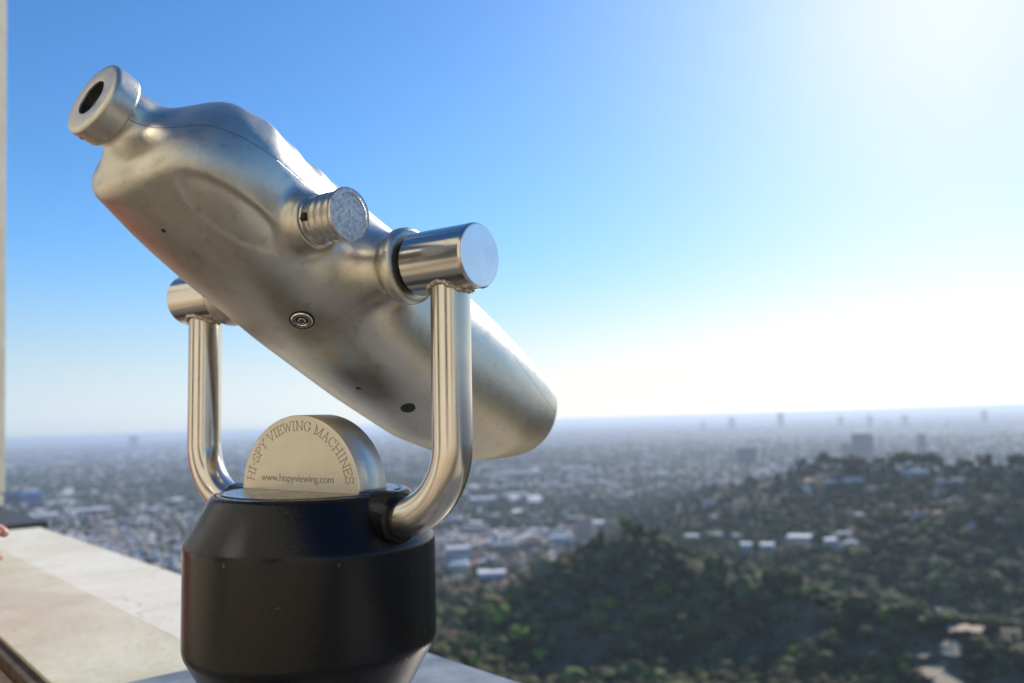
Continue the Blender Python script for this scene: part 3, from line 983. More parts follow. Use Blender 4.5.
L_BROWN = leafy("dry_brush", (0.15, 0.12, 0.062))
L_BLUE = leafy("eucalyptus_leaves", (0.055, 0.075, 0.045))
M_BARK = simple("bark", (0.07, 0.05, 0.035), 0.9)
LEAF = [L_DARK, L_MID, L_BRIGHT, L_BROWN, L_BLUE]

def scatter_blobs(name, X, Y, Zb, S, H, mi, mats, sub=1, jit=.28):
    """many small bushes or crowns as one mesh"""
    TV_, TF_ = sphere_tmpl(sub)
    n = len(X)
    V = np.repeat(TV_[None], n, 0)
    V = V * (1 + rng.uniform(-jit, jit, (n, len(TV_), 1)))
    a = rng.uniform(0, 6.28, n); ca, sa = np.cos(a)[:, None], np.sin(a)[:, None]
    x = V[..., 0] * ca - V[..., 1] * sa; y = V[..., 0] * sa + V[..., 1] * ca
    V = np.stack([x * S[:, None] + X[:, None], y * S[:, None] + Y[:, None], V[..., 2] * H[:, None] + (Zb + H * .7)[:, None]], -1)
    F = TF_[None] + (np.arange(n) * len(TV_))[:, None, None]
    idx = np.repeat(mi, len(TF_))
    return link_mesh(name, np_mesh(name, V.reshape(-1, 3), F.reshape(-1, 3), idx), mats)

# --- trail and bare ground (places seen in the photograph, laid on the hillside)
TRAIL = [[(972, 702), (956, 690), (940, 679), (928, 671)], [(919, 660), (931, 659)], [(950, 662), (953, 654), (951, 645)],
         [(949, 634), (965, 633), (984, 635)], [(939, 611), (948, 614), (956, 620)]]
TW = [17, 9.0, 11, 14, 13]
trail_pts = []
allV, allF = [], []
for line, wd in zip(TRAIL, TW):
    P3 = [hit(px, py) for px, py in line]
    pts = []
    for A, B in zip(P3, P3[1:]):
        for k in range(8): pts.append(tuple(A[i] + (B[i] - A[i]) * k / 8 for i in range(2)))
    pts.append(P3[-1][:2])
    trail_pts += pts
    base = len(allV); NC = 7
    for k, (x, y) in enumerate(pts):
        x2, y2 = pts[min(k + 1, len(pts) - 1)]; x1, y1 = pts[max(k - 1, 0)]
        dx, dy = x2 - x1, y2 - y1; L = math.hypot(dx, dy) + 1e-9
        ww = wd * (1 + .25 * math.sin(k * 1.7) + .2 * math.sin(k * .9 + wd)) * (0.45 if k in (0, len(pts) - 1) else 1)
        for c_ in range(NC):
            o_ = (c_ / (NC - 1) - .5) * ww
            xx, yy = x - dy / L * o_, y + dx / L * o_
            allV.append((xx, yy, hz(x, y) + 2.6 + .12 * (hz(xx, yy) - hz(x, y))))
    for k in range(len(pts) - 1):
        for c_ in range(NC - 1):
            q = base + k * NC + c_
            allF.append((q, q + 1, q + NC + 1, q + NC))
M_TRAIL = simple("sandy_trail", (0.60, 0.45, 0.28), 0.95, 0, .3, 0.2)
tag(link_mesh("trail", np_mesh("trail", np.array(allV), np.array(allF), smooth=True), M_TRAIL), kind="structure")
trail_pts = np.array(trail_pts)

def near_trail(X, Y, d):
    out = np.zeros(len(X), bool)
    for x, y in trail_pts:
        r_ = np.hypot(x, y)
        # keep a strip free on the trail and just in front of it
        out |= np.hypot(X - x, Y - y) < d
        out |= np.hypot(X - x * (1 - 9 / r_), Y - y * (1 - 9 / r_)) < d
        for q in (6,): out |= np.hypot(X - x - sdir.x * q, Y - y - sdir.y * q) < d
    return out

# rocky bluff on the ridge crest
bx, by, bz = at(612, 536, 806); bx *= .99; by *= .99; bz = hz(bx, by) + 1.5
bm = bmesh.new()
for k in range(7):
    r_ = bmesh.ops.create_icosphere(bm, subdivisions=3, radius=1)
    ox, oy, oz, sx_, sz_ = random.uniform(-4, 4), random.uniform(-3, 3), random.uniform(-5, 3), random.uniform(2.5, 4.5), random.uniform(3, 6)
    for v in r_['verts']:
        n_ = 1 + .18 * math.sin(v.co.x * 7 + k) * math.cos(v.co.y * 6 - k) + random.uniform(-.05, .05)
        v.co = Vector((v.co.x * sx_ * n_ + ox, v.co.y * sx_ * n_ + oy, v.co.z * sz_ * n_ + oz + 2))
o = bm_obj("rock_outcrop", bm, simple("tan_rock", (0.66, 0.45, 0.26), 0.95, 0, .5, .3, .5, .6))
o.location = (bx * .992, by * .992, bz - 1); o.scale = (1.3, 1.3, 1.75)
tag(o, "bare tan rock outcrop at the top of the dark brushy ridge", "rock")

# --- chaparral covering the near hills
def polar(n, d0, d1, a0, a1, p=1.0):
    d = d0 * (d1 / d0) ** rng.uniform(0, 1, n) ** p
    a = np.radians(rng.uniform(a0, a1, n))
    return d * np.sin(a), d * np.cos(a), d
X, Y, D = polar(20000, 210, 1500, -14, 40, .8)
Zt = height(X, Y)
def seen(X, Y, Z, lift):
    """roughly: not hidden behind a nearer hill"""
    ok = np.ones(len(X), bool)
    for f in (.3, .45, .6, .7, .78, .85, .9, .94, .97):
        h_ = height(X * f, Y * f)
        ok &= h_ < Z0 + (Z + lift - Z0) * f + 5
    return ok
slope_l = np.clip(wob(X, Y + 300, 60) * .5 + .55, .15, 1)
az = np.degrees(np.arctan2(X, Y))
left_flank = (az < 6.2) & (D > 640) & (D < 1000)
keep = seen(X, Y, Zt, 6) & ((wob(X + 20, Y * .8, 70) < .75) | (rng.uniform(0, 1, len(X)) < .25)) & ~near_trail(X, Y, 6.5) & (rng.uniform(0, 1, len(X)) < np.where(left_flank, .45 + .4 * (wob(X + Y * .4, Y * .3, 55) > .0), .95)) & (Zt > -232) & (np.hypot(X - bx * .985, Y - by * .985) > 13)
X, Y, D, Zt = X[keep], Y[keep], D[keep], Zt[keep]
S = (1.5 + 5.0 * rng.uniform(0, 1, len(X)) ** 1.8) * np.where(rng.uniform(0, 1, len(X)) < .05, 1.7, 1) * np.clip(D / 600, .8, 1.5)
H = S * rng.uniform(.5, .95, len(X))
patch = wob(X, Y, 150) + rng.normal(0, .5, len(X))
mi = np.where(patch > 1.75, 3, np.where(patch < -1.3, 1, 0))
mi = np.where(rng.uniform(0, 1, len(X)) < .012, 2, mi)
tag(scatter_blobs("chaparral", X, Y, Zt, S, H, mi, LEAF, 2, .22), kind="stuff")

# --- trees and bushes mixed through the far hill and the plain
X, Y, D = polar(42000, 1250, 9000, -36, 38, .62)
Zt = height(X, Y)
dens = np.clip(.42 + .40 * wob(X, Y, 700), .06, 1)
dens = np.where(Zt > -245, .95, dens) * np.clip(4200 / D, .25, 1)
strip = (D > 1500) & (D < 3300) & (np.degrees(np.arctan2(X, Y)) > -6)
dens = np.where(strip, np.maximum(dens, .62), dens)
valley = (D < 2000) & (np.degrees(np.arctan2(X, Y)) < 6) & (np.degrees(np.arctan2(X, Y)) > -8) & (Zt < -205)
dens = np.where(valley, .12, dens)
belt = (D > 1950) & (D < 2950) & (np.degrees(np.arctan2(X, Y)) > -9)
dens = np.where(belt, 1, dens)
keep = (rng.uniform(0, 1, len(X)) < dens) & seen(X, Y, Zt, 8)
X, Y, D, Zt = X[keep], Y[keep], D[keep], Zt[keep]
S = rng.uniform(3.0, 7.0, len(X)) * np.clip(D / 2200, .85, 2.6)
H = rng.uniform(4, 8.5, len(X)) * np.clip(D / 3500, 1, 1.5)
mi = rng.choice([0, 0, 1, 4, 4, 3], len(X))
tag(scatter_blobs("tree_canopy", X, Y, Zt, S, H, mi, LEAF, 1, .3), kind="stuff")

# --- buildings
def bmat(nm, c): return simple(nm, c, 0.8, 0, .06, .12)
B_WALL = [bmat("white_stucco", (0.72, 0.71, 0.68)), bmat("pale_grey_wall", (0.50, 0.50, 0.50)), bmat("tan_stucco", (0.50, 0.40, 0.30)),
          bmat("pink_stucco", (0.50, 0.33, 0.27)), bmat("dark_glass_wall", (0.07, 0.085, 0.11)), bmat("grey_roofing", (0.22, 0.22, 0.23)),
          bmat("red_tile", (0.33, 0.12, 0.075)), bmat("white_roof", (0.80, 0.80, 0.80)), bmat("blue_cladding", (0.10, 0.24, 0.55)), bmat("brown_roofing", (0.16, 0.12, 0.095)),
          bmat("dark_blue_cladding", (0.04, 0.08, 0.22))]
WIN = simple("dark_window", (0.03, 0.035, 0.04), 0.15)

def gable_mesh(w_, d_, h_, wm, rm, gable):
    bm = bmesh.new(); box(bm, (0, 0, h_ / 2 - 1), (w_, d_, h_ + 2))
    for f in bm.faces: f.material_index = 0
    n0 = len(bm.faces); zt = h_
    if gable:
        e = .5; rh = d_ * .22
        vs = [bm.verts.new(p) for p in ((-w_/2-e, -d_/2-e, zt+.01), (w_/2+e, -d_/2-e, zt+.01), (w_/2+e, d_/2+e, zt+.01), (-w_/2-e, d_/2+e, zt+.01), (-w_/2+d_*.25, 0, zt+rh), (w_/2-d_*.25, 0, zt+rh))]
        for f in ((0, 1, 5, 4), (1, 2, 5), (2, 3, 4, 5), (3, 0, 4), (3, 2, 1, 0)): bm.faces.new([vs[i] for i in f]).material_index = 1
    else:
        box(bm, (0, 0, zt + .3), (w_ + .3, d_ + .3, .6))
        bm.faces.ensure_lookup_table()
        for f in bm.faces[n0:]: f.material_index = 1
    me = bpy.data.meshes.new("far_house"); bm.to_mesh(me); bm.free()
    me.materials.append(B_WALL[wm]); me.materials.append(B_WALL[rm])
    return me
# valley and hillside houses, each its own object
VM = [gable_mesh(random.uniform(14, 22), random.uniform(10, 13), random.uniform(4, 7), wm, rm, gb) for wm, rm, gb in
      ((0, 5, True), (0, 6, True), (2, 5, True), (3, 6, True), (1, 9, True), (0, 7, False), (2, 6, True), (1, 7, False))]
def put(me_, name, x, y, label, cat, group, rot=None, sc=1):
    o = bpy.data.objects.new(name, me_); COL.objects.link(o)
    o.location = (x, y, hz(x, y)); o.rotation_euler.z = random.uniform(0, 3.14) if rot is None else rot
    o.scale = (sc, sc, sc)
    tag(o, label, cat, group)
# --- single trees
def crown_mesh(name, mat, seed, tall=1.0):
    r_ = np.random.default_rng(seed)
    Vs, Fs = [], []; TV_, TF_ = sphere_tmpl(2); off = 0
    for k in range(11):
        c_ = r_.normal(0, 1, 3); c_ /= np.linalg.norm(c_); c_ *= r_.uniform(.2, .72); c_[2] = c_[2] * .7 * tall
        s_ = r_.uniform(.26, .5)
        V_ = TV_ * (1 + r_.uniform(-.25, .25, (len(TV_), 1))) * s_ * [1, 1, .8 * tall] + c_
        Vs.append(V_); Fs.append(TF_ + off); off += len(TV_)
    me = np_mesh(name, np.concatenate(Vs), np.concatenate(Fs)); me.materials.append(mat)
    return me
def trunk_mesh(seed):
    bm = bmesh.new()
    tube(bm, [(0, 0, -1.6), (.03, .02, -1.0), (-.02, .04, -.3), (.02, 0, .2)], [.085, .065, .05, .03], 8)
    tube(bm, [(0, 0, -.7), (.2, .1, -.3), (.38, .15, .1)], [.04, .03, .018], 6)
    tube(bm, [(0, 0, -.6), (-.2, -.08, -.2), (-.33, -.12, .15)], [.04, .03, .018], 6)
    me = bpy.data.meshes.new("trunk"); bm.to_mesh(me); bm.free(); me.materials.append(M_BARK)
    return me
CM = {}
for nm, mat, tall in (("bright", L_BRIGHT, 1), ("dark", L_DARK, 1), ("mid", L_MID, 1.1), ("blue", L_BLUE, 1.35), ("brown", L_BROWN, 1)):
    CM[nm] = [crown_mesh("crown", mat, 20 + k, tall) for k in range(3)]
TRM = trunk_mesh(1)
def tree(kind, name, x, y, rad, label, group=None):
    z = hz(x, y)
    o = empty(name, (x, y, z)); o.rotation_euler.z = random.uniform(0, 6.28)
    tag(o, label, "tree", group)
    for nm, me_ in (("crown", random.choice(CM[kind])), ("trunk", TRM)):
        c_ = bpy.data.objects.new(nm, me_); COL.objects.link(c_); c_.parent = o
        c_.scale = (rad,) * 3; c_.location = (0, 0, rad * 1.35)
    return o
# bright green bushes low on the ridge, left to right
for k, (px, py, r_, lab) in enumerate([
    (500, 637, 9.5, "largest bright green tree on the lower left flank of the ridge"),
    (520, 650, 7.5, "bright green tree just below and right of the largest bright green tree"),
    (477, 655, 6.0, "small bright green tree nearest the black pedestal on the lower slope"),
    (486, 622, 6.0, "green tree just above and left of the largest bright green tree"),
    (540, 668, 5.0, "small green tree at the bottom of the ridge flank, right of the bright pair"),
    (610, 616, 5.0, "lone bright green bush in the middle of the dark ridge face"),
    (580, 585, 3.6, "small light green bush high on the gullied ridge flank")]):
    x, y, z = hit(px, py); tree("bright", "broadleaf_tree", x, y, r_ * 1.35, lab)
for k, (px, py, r_, lab) in enumerate([
    (626, 534, 6.0, "rounded green tree crowning the ridge beside the tan rock outcrop"),
    (640, 537, 5.0, "dark green tree on the ridge crest, second to the right of the rock outcrop"),
    (900, 626, 6.0, "dark green tree standing left of the sandy trail bends"),
    (905, 598, 5.5, "greener tree on the slope above and left of the sandy trail")]):
    x, y, z = hit(px, py); tree("bright" if k < 1 else "mid", "broadleaf_tree", x, y, r_ * 1.3, lab)
# skyline trees on the right-hand hill
for k in range(46):
    px = 800 + k * 5.4 + random.uniform(-2, 2)
    dr = ray(px, 440); n_ = math.hypot(dr.x, dr.y)
    ds = np.linspace(1300, 2300, 200)
    el = (height(dr.x / n_ * ds, dr.y / n_ * ds) - Z0) / ds
    d_ = ds[el.argmax()] + random.uniform(-25, 10)
    big = random.random() < .25 or 818 < px < 852 or 898 < px < 932
    tree(random.choice(["dark", "dark", "blue", "mid"]), "hilltop_tree", dr.x / n_ * d_, dr.y / n_ * d_, random.uniform(11, 15) if big else random.uniform(5.5, 8),
         "dark tree on the right-hand hill's skyline " + ("below the darkest wide tower" if px < 880 else "above the wide white villa" if px < 935 else "near the right edge of the view"),
         "skyline trees on the right-hand hill, " + ("left part" if px < 880 else "middle part" if px < 935 else "right part"))
for k in range(22):
    px, py = random.uniform(738, 868), random.uniform(553, 560)
    x, y, z = hit(px, py)
    tree(random.choice(["dark", "mid"]), "garden_tree", x, y, random.uniform(2.6, 5.0), "small dark tree standing in front of the white complex", "trees in front of the white complex")
for k in range(16):
    px, py = random.uniform(736, 864), random.uniform(535, 556)
    x, y, z = hit(px, py)
    put(random.choice(VM[:6:5] + VM[:2]), "complex_house", x, y, "small white house crowded around the white complex right of the ridge", "house", "small white houses around the white complex", sc=.8)
for k in range(26):
    px, py = random.uniform(442, 585), random.uniform(548, 606)
    if px > 560 - (py - 540) * 1.1 + 20: continue
    x, y, z = hit(px, py)
    tree(random.choice(["dark", "mid"]), "valley_tree", x, y, random.uniform(3.5, 6.0), "dark tree standing among the houses of the valley below the ridge", "trees between the valley houses")
# loose trees across the middle distance
for k in range(110):
    px, py = random.uniform(640, 1022), random.uniform(478, 590)
    x, y, z = hit(px, py)
    if math.hypot(x, y) > 3500: continue
    tree(random.choice(["dark", "brown", "mid", "brown", "blue"]), "hillside_tree", x, y, random.uniform(5, 8.5),
         "tree scattered among the hazy wooded slopes right of the telescope", "trees on the wooded slopes")

def house(name, x, y, w_, d_, h_, rot, wall_m, roof_m, label, cat, group=None, gable=True, zz=None, rows=1):
    z = (hz(x, y) if zz is None else zz) - 1.5
    o = empty(name, (x, y, z)); o.rotation_euler.z = rot
    tag(o, label, cat, group)
    bm = bmesh.new(); box(bm, (0, 0, (h_ + 1.5) / 2), (w_, d_, h_ + 1.5))
    bm_obj("wall", bm, B_WALL[wall_m], o)
    bm = bmesh.new(); zt = h_ + 1.5
    if gable:
        e = .6; rh = d_ * .22
        P_ = [(-w_/2-e, -d_/2-e, zt-.05), (w_/2+e, -d_/2-e, zt-.05), (w_/2+e, d_/2+e, zt-.05), (-w_/2-e, d_/2+e, zt-.05), (-w_/2+d_*.25, 0, zt+rh), (w_/2-d_*.25, 0, zt+rh)]
        vs = [bm.verts.new(p) for p in P_]
        for f in ((0, 1, 5, 4), (1, 2, 5), (2, 3, 4, 5), (3, 0, 4), (3, 2, 1, 0)): bm.faces.new([vs[i] for i in f])
    else:
        box(bm, (0, 0, zt + .25), (w_ + .6, d_ + .6, .6))
    bm_obj("roof", bm, B_WALL[roof_m], o)
    nW = 1 if rows > 4 else min(8, max(2, int(w_ / 5)))
    bm = bmesh.new(); box(bm, (0, 0, 0), (w_ / nW * (.9 if nW == 1 else .5), .08, h_ / rows * .45))
    wo = bm_obj("window", bm, WIN, o)
    first = True
    for r_ in range(rows):
        for k in range(nW):
            for sgn in (-1, 1):
                c_ = wo if first else wo.copy()
                if not first: COL.objects.link(c_); c_.parent = o
                first = False
                c_.location = ((k + .5) / nW * w_ - w_ / 2, sgn * (d_ / 2 + .045), 1.5 + (r_ + .5) * h_ / rows)
    return o

def face_cam(x, y): return -math.atan2(x, y)
def by_px(name, px0, px1, py, hpx, depth, wm, rm, label, cat, gable=False, lift=0, rows=1, group=None):
    x, y, z = hit((px0 + px1) / 2, py)
    D_ = math.hypot(x, y)
    if cat == 'house': depth *= .65
    w_ = (px1 - px0) / FPX * D_ * (.74 if cat == 'house' else 1); h_ = max(hpx / FPX * D_, 3)
    return house(name, x, y, w_, depth, h_, face_cam(x, y) + random.uniform(-.12, .12), wm, rm, label, cat, group, gable, None, rows)

by_px("office_tower", 855, 873, 460, 24, 60, 4, 5, "darkest wide tower block on the hazy plain behind the wooded hill", "tower", rows=12)
by_px("office_tower", 842, 855, 459, 15, 60, 5, 5, "lower grey block against the left side of the darkest wide tower", "tower", rows=8)
by_px("office_tower", 919, 926, 452, 16, 50, 4, 5, "slim dark tower on the plain right of the widest tower", "tower", rows=10)
by_px("office_tower", 738, 757, 464, 16, 70, 4, 5, "squat blue-grey tower block on the plain left of the wooded hill", "tower", rows=8)
by_px("office_tower", 130, 137, 448, 11, 50, 5, 5, "small dark tower far off on the plain left of the yoke", "tower", rows=8)
for px, hh, lab_ in ((732, 8, "faint high-rise on the hazy horizon, second from the telescope's front end"), (781, 11, "tallest of the faint high-rises on the hazy horizon"),
                     (703, 5, "faint short high-rise on the horizon nearest the telescope's front end"), (841, 6, "faint high-rise on the horizon just left above the darkest wide tower"),
                     (870, 6, "faint high-rise on the horizon right above the darkest wide tower"), (905, 5, "faint low high-rise on the horizon above the slim dark tower"),
                     (985, 7, "rightmost faint high-rise on the hazy horizon")):
    x, y, z = at(px, 424, 15500); D_ = 15500
    w_ = random.uniform(60, 110)
    house("distant_tower", x, y, w_, 80, 60 + hh * 19, face_cam(x, y), 5, 5, lab_, "tower", "faint towers on the horizon", False, -275, 10)

SPEC = [
 (495, 542, 477, 5, 60, 1, 7, "long white flat building on the plain just right of the yoke", "warehouse", False),
 (470, 496, 503, 5, 40, 0, 7, "white flat building low beside the steel yoke bend", "building", False),
 (560, 590, 472, 4, 50, 1, 7, "pale flat building on the plain right of the long white one", "building", False),
 (462, 488, 533, 6, 30, 1, 5, "grey building in the valley right of the pedestal top", "building", False),
 (442, 474, 557, 9, 40, 0, 7, "white flat-roofed house nearest the top edge of the pedestal", "house", False),
 (488, 520, 553, 9, 34, 2, 1, "tan house with grey roof in the valley row", "house", True),
 (522, 545, 550, 9, 24, 3, 6, "pink house with red tile roof in the valley row", "house", True),
 (546, 572, 546, 9, 34, 0, 7, "white house at the right end of the valley row by the ridge", "house", True),
 (448, 472, 574, 10, 34, 0, 7, "white house left of the wide white one in the valley", "house", True),
 (474, 510, 582, 10, 40, 0, 7, "wide white building in the middle of the valley houses", "house", False),
 (452, 478, 600, 10, 15, 3, 6, "pink house with red roof nearest the pedestal in the valley", "house", True),
 (480, 500, 602, 8, 14, 2, 6, "tan house with red roof right of the pink one", "house", True),
 (505, 522, 570, 7, 12, 3, 9, "brown-roofed house at the foot of the ridge", "house", True),
 (440, 458, 641, 8, 10, 3, 6, "red-roofed house touching the pedestal's right side low down", "house", True),
 (462, 482, 650, 6, 9, 2, 6, "tan house half hidden by green trees below the ridge", "house", True),
 (740, 754, 557, 12, 22, 0, 7, "tall white block at the left end of the white complex", "house", False),
 (759, 776, 554, 9, 26, 0, 7, "white block second in the white complex right of the ridge", "house", False),
 (786, 815, 545, 8, 34, 0, 7, "long white building at the back of the white complex", "house", False),
 (790, 810, 553, 9, 12, 3, 6, "red-roofed house in front of the white complex", "house", True),
 (824, 838, 549, 8, 24, 0, 7, "white house right of the white complex", "house", False),
 (845, 861, 550, 6, 22, 0, 7, "white house at the far right end of the white complex", "house", False),
 (684, 701, 542, 6, 24, 0, 7, "pale building just over the ridge crest", "house", False),
 (707, 724, 540, 6, 26, 0, 7, "white building over the ridge crest, right of the pale one", "house", False),
 (590, 612, 528, 6, 50, 0, 7, "pale house peeping over the ridge left of the rock outcrop", "house", False),
 (900, 930, 478, 6, 22, 0, 7, "wide white villa high on the right-hand hill", "house", False),
 (935, 962, 488, 6, 18, 1, 5, "grey-roofed villa below the wide white villa", "house", True),
 (700, 722, 508, 5, 20, 0, 5, "white house on the left foot of the right-hand hill", "house", True),
 (8, 22, 503, 9, 90, 10, 10, "dark blue building by the pillar foot", "building", False),
 (23, 39, 503, 9, 90, 8, 8, "bright blue building right beside the dark blue one", "building", False),
 (20, 50, 523, 6, 60, 2, 7, "pale tan building just above the dark slab", "building", False),
 (70, 106, 515, 5, 60, 1, 7, "long pale building above the coping left of the pedestal", "building", False),
]
taken = []
for (p0, p1, py, hp, dep, wm, rm, lab, cat, gb) in SPEC:
    nm = {"house": "house", "warehouse": "warehouse", "building": "commercial_building"}[cat]
    by_px(nm, p0, p1, py, hp, dep, wm, rm, lab, cat, gb)
    taken.append((p0, p1, py))

n_ = 0
for k in range(2000):
    px, py = random.uniform(440, 600), random.uniform(528, 612)
    if px > 560 - (py - 540) * 1.1 + 30: continue
    x, y, z = hit(px, py)
    if z > -212: continue
    put(random.choice(VM), "valley_house", x, y, "small blurred house in the valley between the pedestal and the dark ridge", "house", "houses in the valley below the ridge", sc=random.uniform(.7, 1.15))
    n_ += 1
    if n_ > 110: break
for k in range(48):
    px, py = random.uniform(700, 1022), random.uniform(480, 530)
    x, y, z = hit(px, py)
    put(random.choice(VM), "hillside_house", x, y, "small pale house half hidden among trees on the right-hand hill", "house", "houses on the right-hand hill", sc=1)
# larger buildings of the plain
PM = [gable_mesh(random.uniform(28, 70), random.uniform(22, 40), random.uniform(7, 14), wm, rm, False) for wm, rm in
      ((0, 7), (1, 5), (2, 7), (1, 7), (0, 5), (5, 7), (3, 9), (5, 5))]
n_ = 0
while n_ < 150:
    px, py = random.uniform(8, 1000), random.uniform(455, 528)
    if 190 < px < 430 and py > 480: continue
    if px > 640 and py > 470: continue
    if px > 590 and py > 500: continue
    x, y, z = hit(px, py)
    if z > -240: continue
    reg = ("left of the telescope's yoke", "left side") if px < 190 else (("between the two posts of the yoke", "middle") if px < 431 else (("below the telescope's front end", "centre") if px < 560 else ("right of the telescope's front end", "right side")))
    put(random.choice(PM), "city_building", x, y, "blurred low city building on the hazy plain " + reg[0], "building", "low buildings of the plain, " + reg[1], rot=R(random.choice([-12, 78])), sc=random.uniform(.7, 1.3)); n_ += 1

# the rest of the city as one mass
N = 27000
pyv = 424.5 + (552 - 424.5) * rng.uniform(0, 1, N) ** 1.25
Dd = 276 / np.tan((pyv - 421.5) / FPX)
az = np.radians(rng.uniform(-35, 36, N))
X, Y = Dd * np.sin(az), Dd * np.cos(az)
# snap to a street grid so blocks line up
ga = R(-12); gx = X * math.cos(ga) + Y * math.sin(ga); gy = -X * math.sin(ga) + Y * math.cos(ga)
blk = np.clip(Dd * .018, 60, 400)
gx = np.round(gx / blk) * blk + rng.uniform(-.36, .36, N) * blk; gy = np.round(gy / blk) * blk + rng.uniform(-.36, .36, N) * blk
X = gx * math.cos(ga) - gy * math.sin(ga); Y = gx * math.sin(ga) + gy * math.cos(ga)
Zt = height(X, Y)
Dn = np.hypot(X, Y); belt = (Dn > 1950) & (Dn < 2950) & (np.degrees(np.arctan2(X, Y)) > -9)
patchy = np.clip(.55 + .75 * wob(X, Y * .6, 2600) + .3 * wob(Y, X, 900), .06, 1)
kp = (Zt < -243) & seen(X, Y, Zt, 8) & (rng.uniform(0, 1, N) < np.where(belt, .10, patchy))
X, Y, Zt, Dd = X[kp], Y[kp], Zt[kp], Dd[kp]; N = len(X)
sz = rng.lognormal(0, .6, (N, 2)) * np.clip(Dd * .0038, 10, 60)[:, None]
sz = np.minimum(sz, 160)
hh = rng.lognormal(0, .4, N) * np.clip(Dd * .0009, 4.5, 11) * np.where(rng.uniform(0, 1, N) < .02, 3, 1)
c8 = np.array([(-1, -1, 0), (1, -1, 0), (1, 1, 0), (-1, 1, 0), (-1, -1, 1), (1, -1, 1), (1, 1, 1), (-1, 1, 1)], float)
lx = c8[None, :, 0] * sz[:, :1] / 2; ly = c8[None, :, 1] * sz[:, 1:] / 2
V = np.stack([X[:, None] + lx * math.cos(ga) - ly * math.sin(ga), Y[:, None] + lx * math.sin(ga) + ly * math.cos(ga), Zt[:, None] - 2 + c8[None, :, 2] * (hh[:, None] + 2)], -1)
f5 = np.array([(4, 5, 6, 7), (0, 1, 5, 4), (1, 2, 6, 5), (2, 3, 7, 6), (3, 0, 4, 7)])
F = f5[None] + (np.arange(N) * 8)[:, None, None]
wm = rng.choice([0, 0, 1, 2, 3, 5, 2], N); rm = rng.choice([7, 7, 5, 5, 1, 9, 6, 2, 0, 3], N)
idx = np.stack([rm, wm, wm, wm, wm], 1)
tag(link_mesh("city_blocks", np_mesh("city_blocks", V.reshape(-1, 3), F.reshape(-1, 4), idx.ravel()), B_WALL), kind="stuff")

# ------------------------------------------------------------------ person leaning on the coping at the far left
hd = ray_t(10.0, 512)
hp = Vector((0, 0, Z0)) + hd * (1.62 / hd.length)
pb = Vector((-1.40, 1.60, 0))
def skin_mesh(name, pts, edges, mat, parent, root=0, sub=2):
    me = bpy.data.meshes.new(name)
    me.from_pydata([p[:3] for p in pts], edges, [])
    o = bpy.data.objects.new(name, me); COL.objects.link(o)
    md = o.modifiers.new("s", 'SKIN')
    for v, p in zip(me.skin_vertices[0].data, pts):
        v.radius = (p[3], p[4] if len(p) > 4 else p[3])
    me.skin_vertices[0].data[root].use_root = True
    md.use_smooth_shade = True
    m2 = o.modifiers.new("d", 'SUBSURF'); m2.levels = sub; m2.render_levels = sub
    bpy.context.view_layer.update()
    me2 = bpy.data.meshes.new_from_object(o.evaluated_get(bpy.context.evaluated_depsgraph_get()))
    bpy.data.objects.remove(o)
    me2.materials.clear()
    return link_mesh(name, me2, mat, parent, True)
fwd = NV.copy(); rgt = TV.copy()              # faces out over the parapet, right hand towards us
pe = empty("person", (pb.x, pb.y, 0))
tag(pe, "person in a red shirt leaning on the parapet, fingertips at the far left edge", "person")
SC = 1.09
def L(r_, f_, z_): v = (rgt * r_ + fwd * f_) * SC; return (v.x, v.y, z_ * SC)
hand = hp - Vector((pb.x, pb.y, 0))
fo = (rgt * .62 + fwd * .45 + Vector((0, 0, .30))).normalized()
wr = hand - fo * .165
elb = Vector((rgt * .16 + fwd * .20)[:2] + (ZC + .055,)); sho = Vector(L(.19, -.02, 1.42))
hp_l = Vector((-rgt * .62 + fwd * .34)[:2] + (ZC + .035,)); elb_l = Vector((-rgt * .30 + fwd * .12)[:2] + (ZC + .10,)); sho_l = Vector(L(-.19, -.02, 1.42))
P_ = [(*L(0, -.10, .98), .095, .120), (*L(0, -.08, 1.15), .090, .115), (*L(0, -.04, 1.33), .125, .165), (*L(0, -.02, 1.47), .065), (*L(0, 0, 1.55), .055), (*L(0, .03, 1.64), .088, .08), (*L(0, .02, 1.73), .075),
      (*sho, .062), (*elb, .043), (*wr, .027), (*sho_l, .062), (*elb_l, .043), (*(hp_l + Vector((0, 0, .03))), .027),
      (*L(.10, -.12, .90), .095), (*L(.11, -.08, .50), .062), (*L(.11, -.14, .09), .040), (*L(.12, .05, .04), .035),
      (*L(-.10, -.12, .90), .095), (*L(-.12, -.02, .50), .062), (*L(-.13, -.10, .09), .040), (*L(-.14, .09, .04), .035)]
E_ = [(0, 1), (1, 2), (2, 3), (3, 4), (4, 5), (5, 6), (2, 7), (7, 8), (8, 9), (2, 10), (10, 11), (11, 12), (0, 13), (13, 14), (14, 15), (15, 16), (0, 17), (17, 18), (18, 19), (19, 20)]
skin_mesh("body", P_, E_, M_SKIN, pe)
P2 = [(*L(0, -.115, .86), .152, .180), (*L(0, -.08, 1.15), .128, .158), (*L(0, -.04, 1.33), .142, .18), (*L(0, -.02, 1.46), .085), (*sho, .078), (*(sho.lerp(elb, .75)), .066), (*sho_l, .078), (*(sho_l.lerp(elb_l, .75)), .066)]
skin_mesh("shirt", P2, [(0, 1), (1, 2), (2, 3), (2, 4), (4, 5), (2, 6), (6, 7)], M_RED, pe)
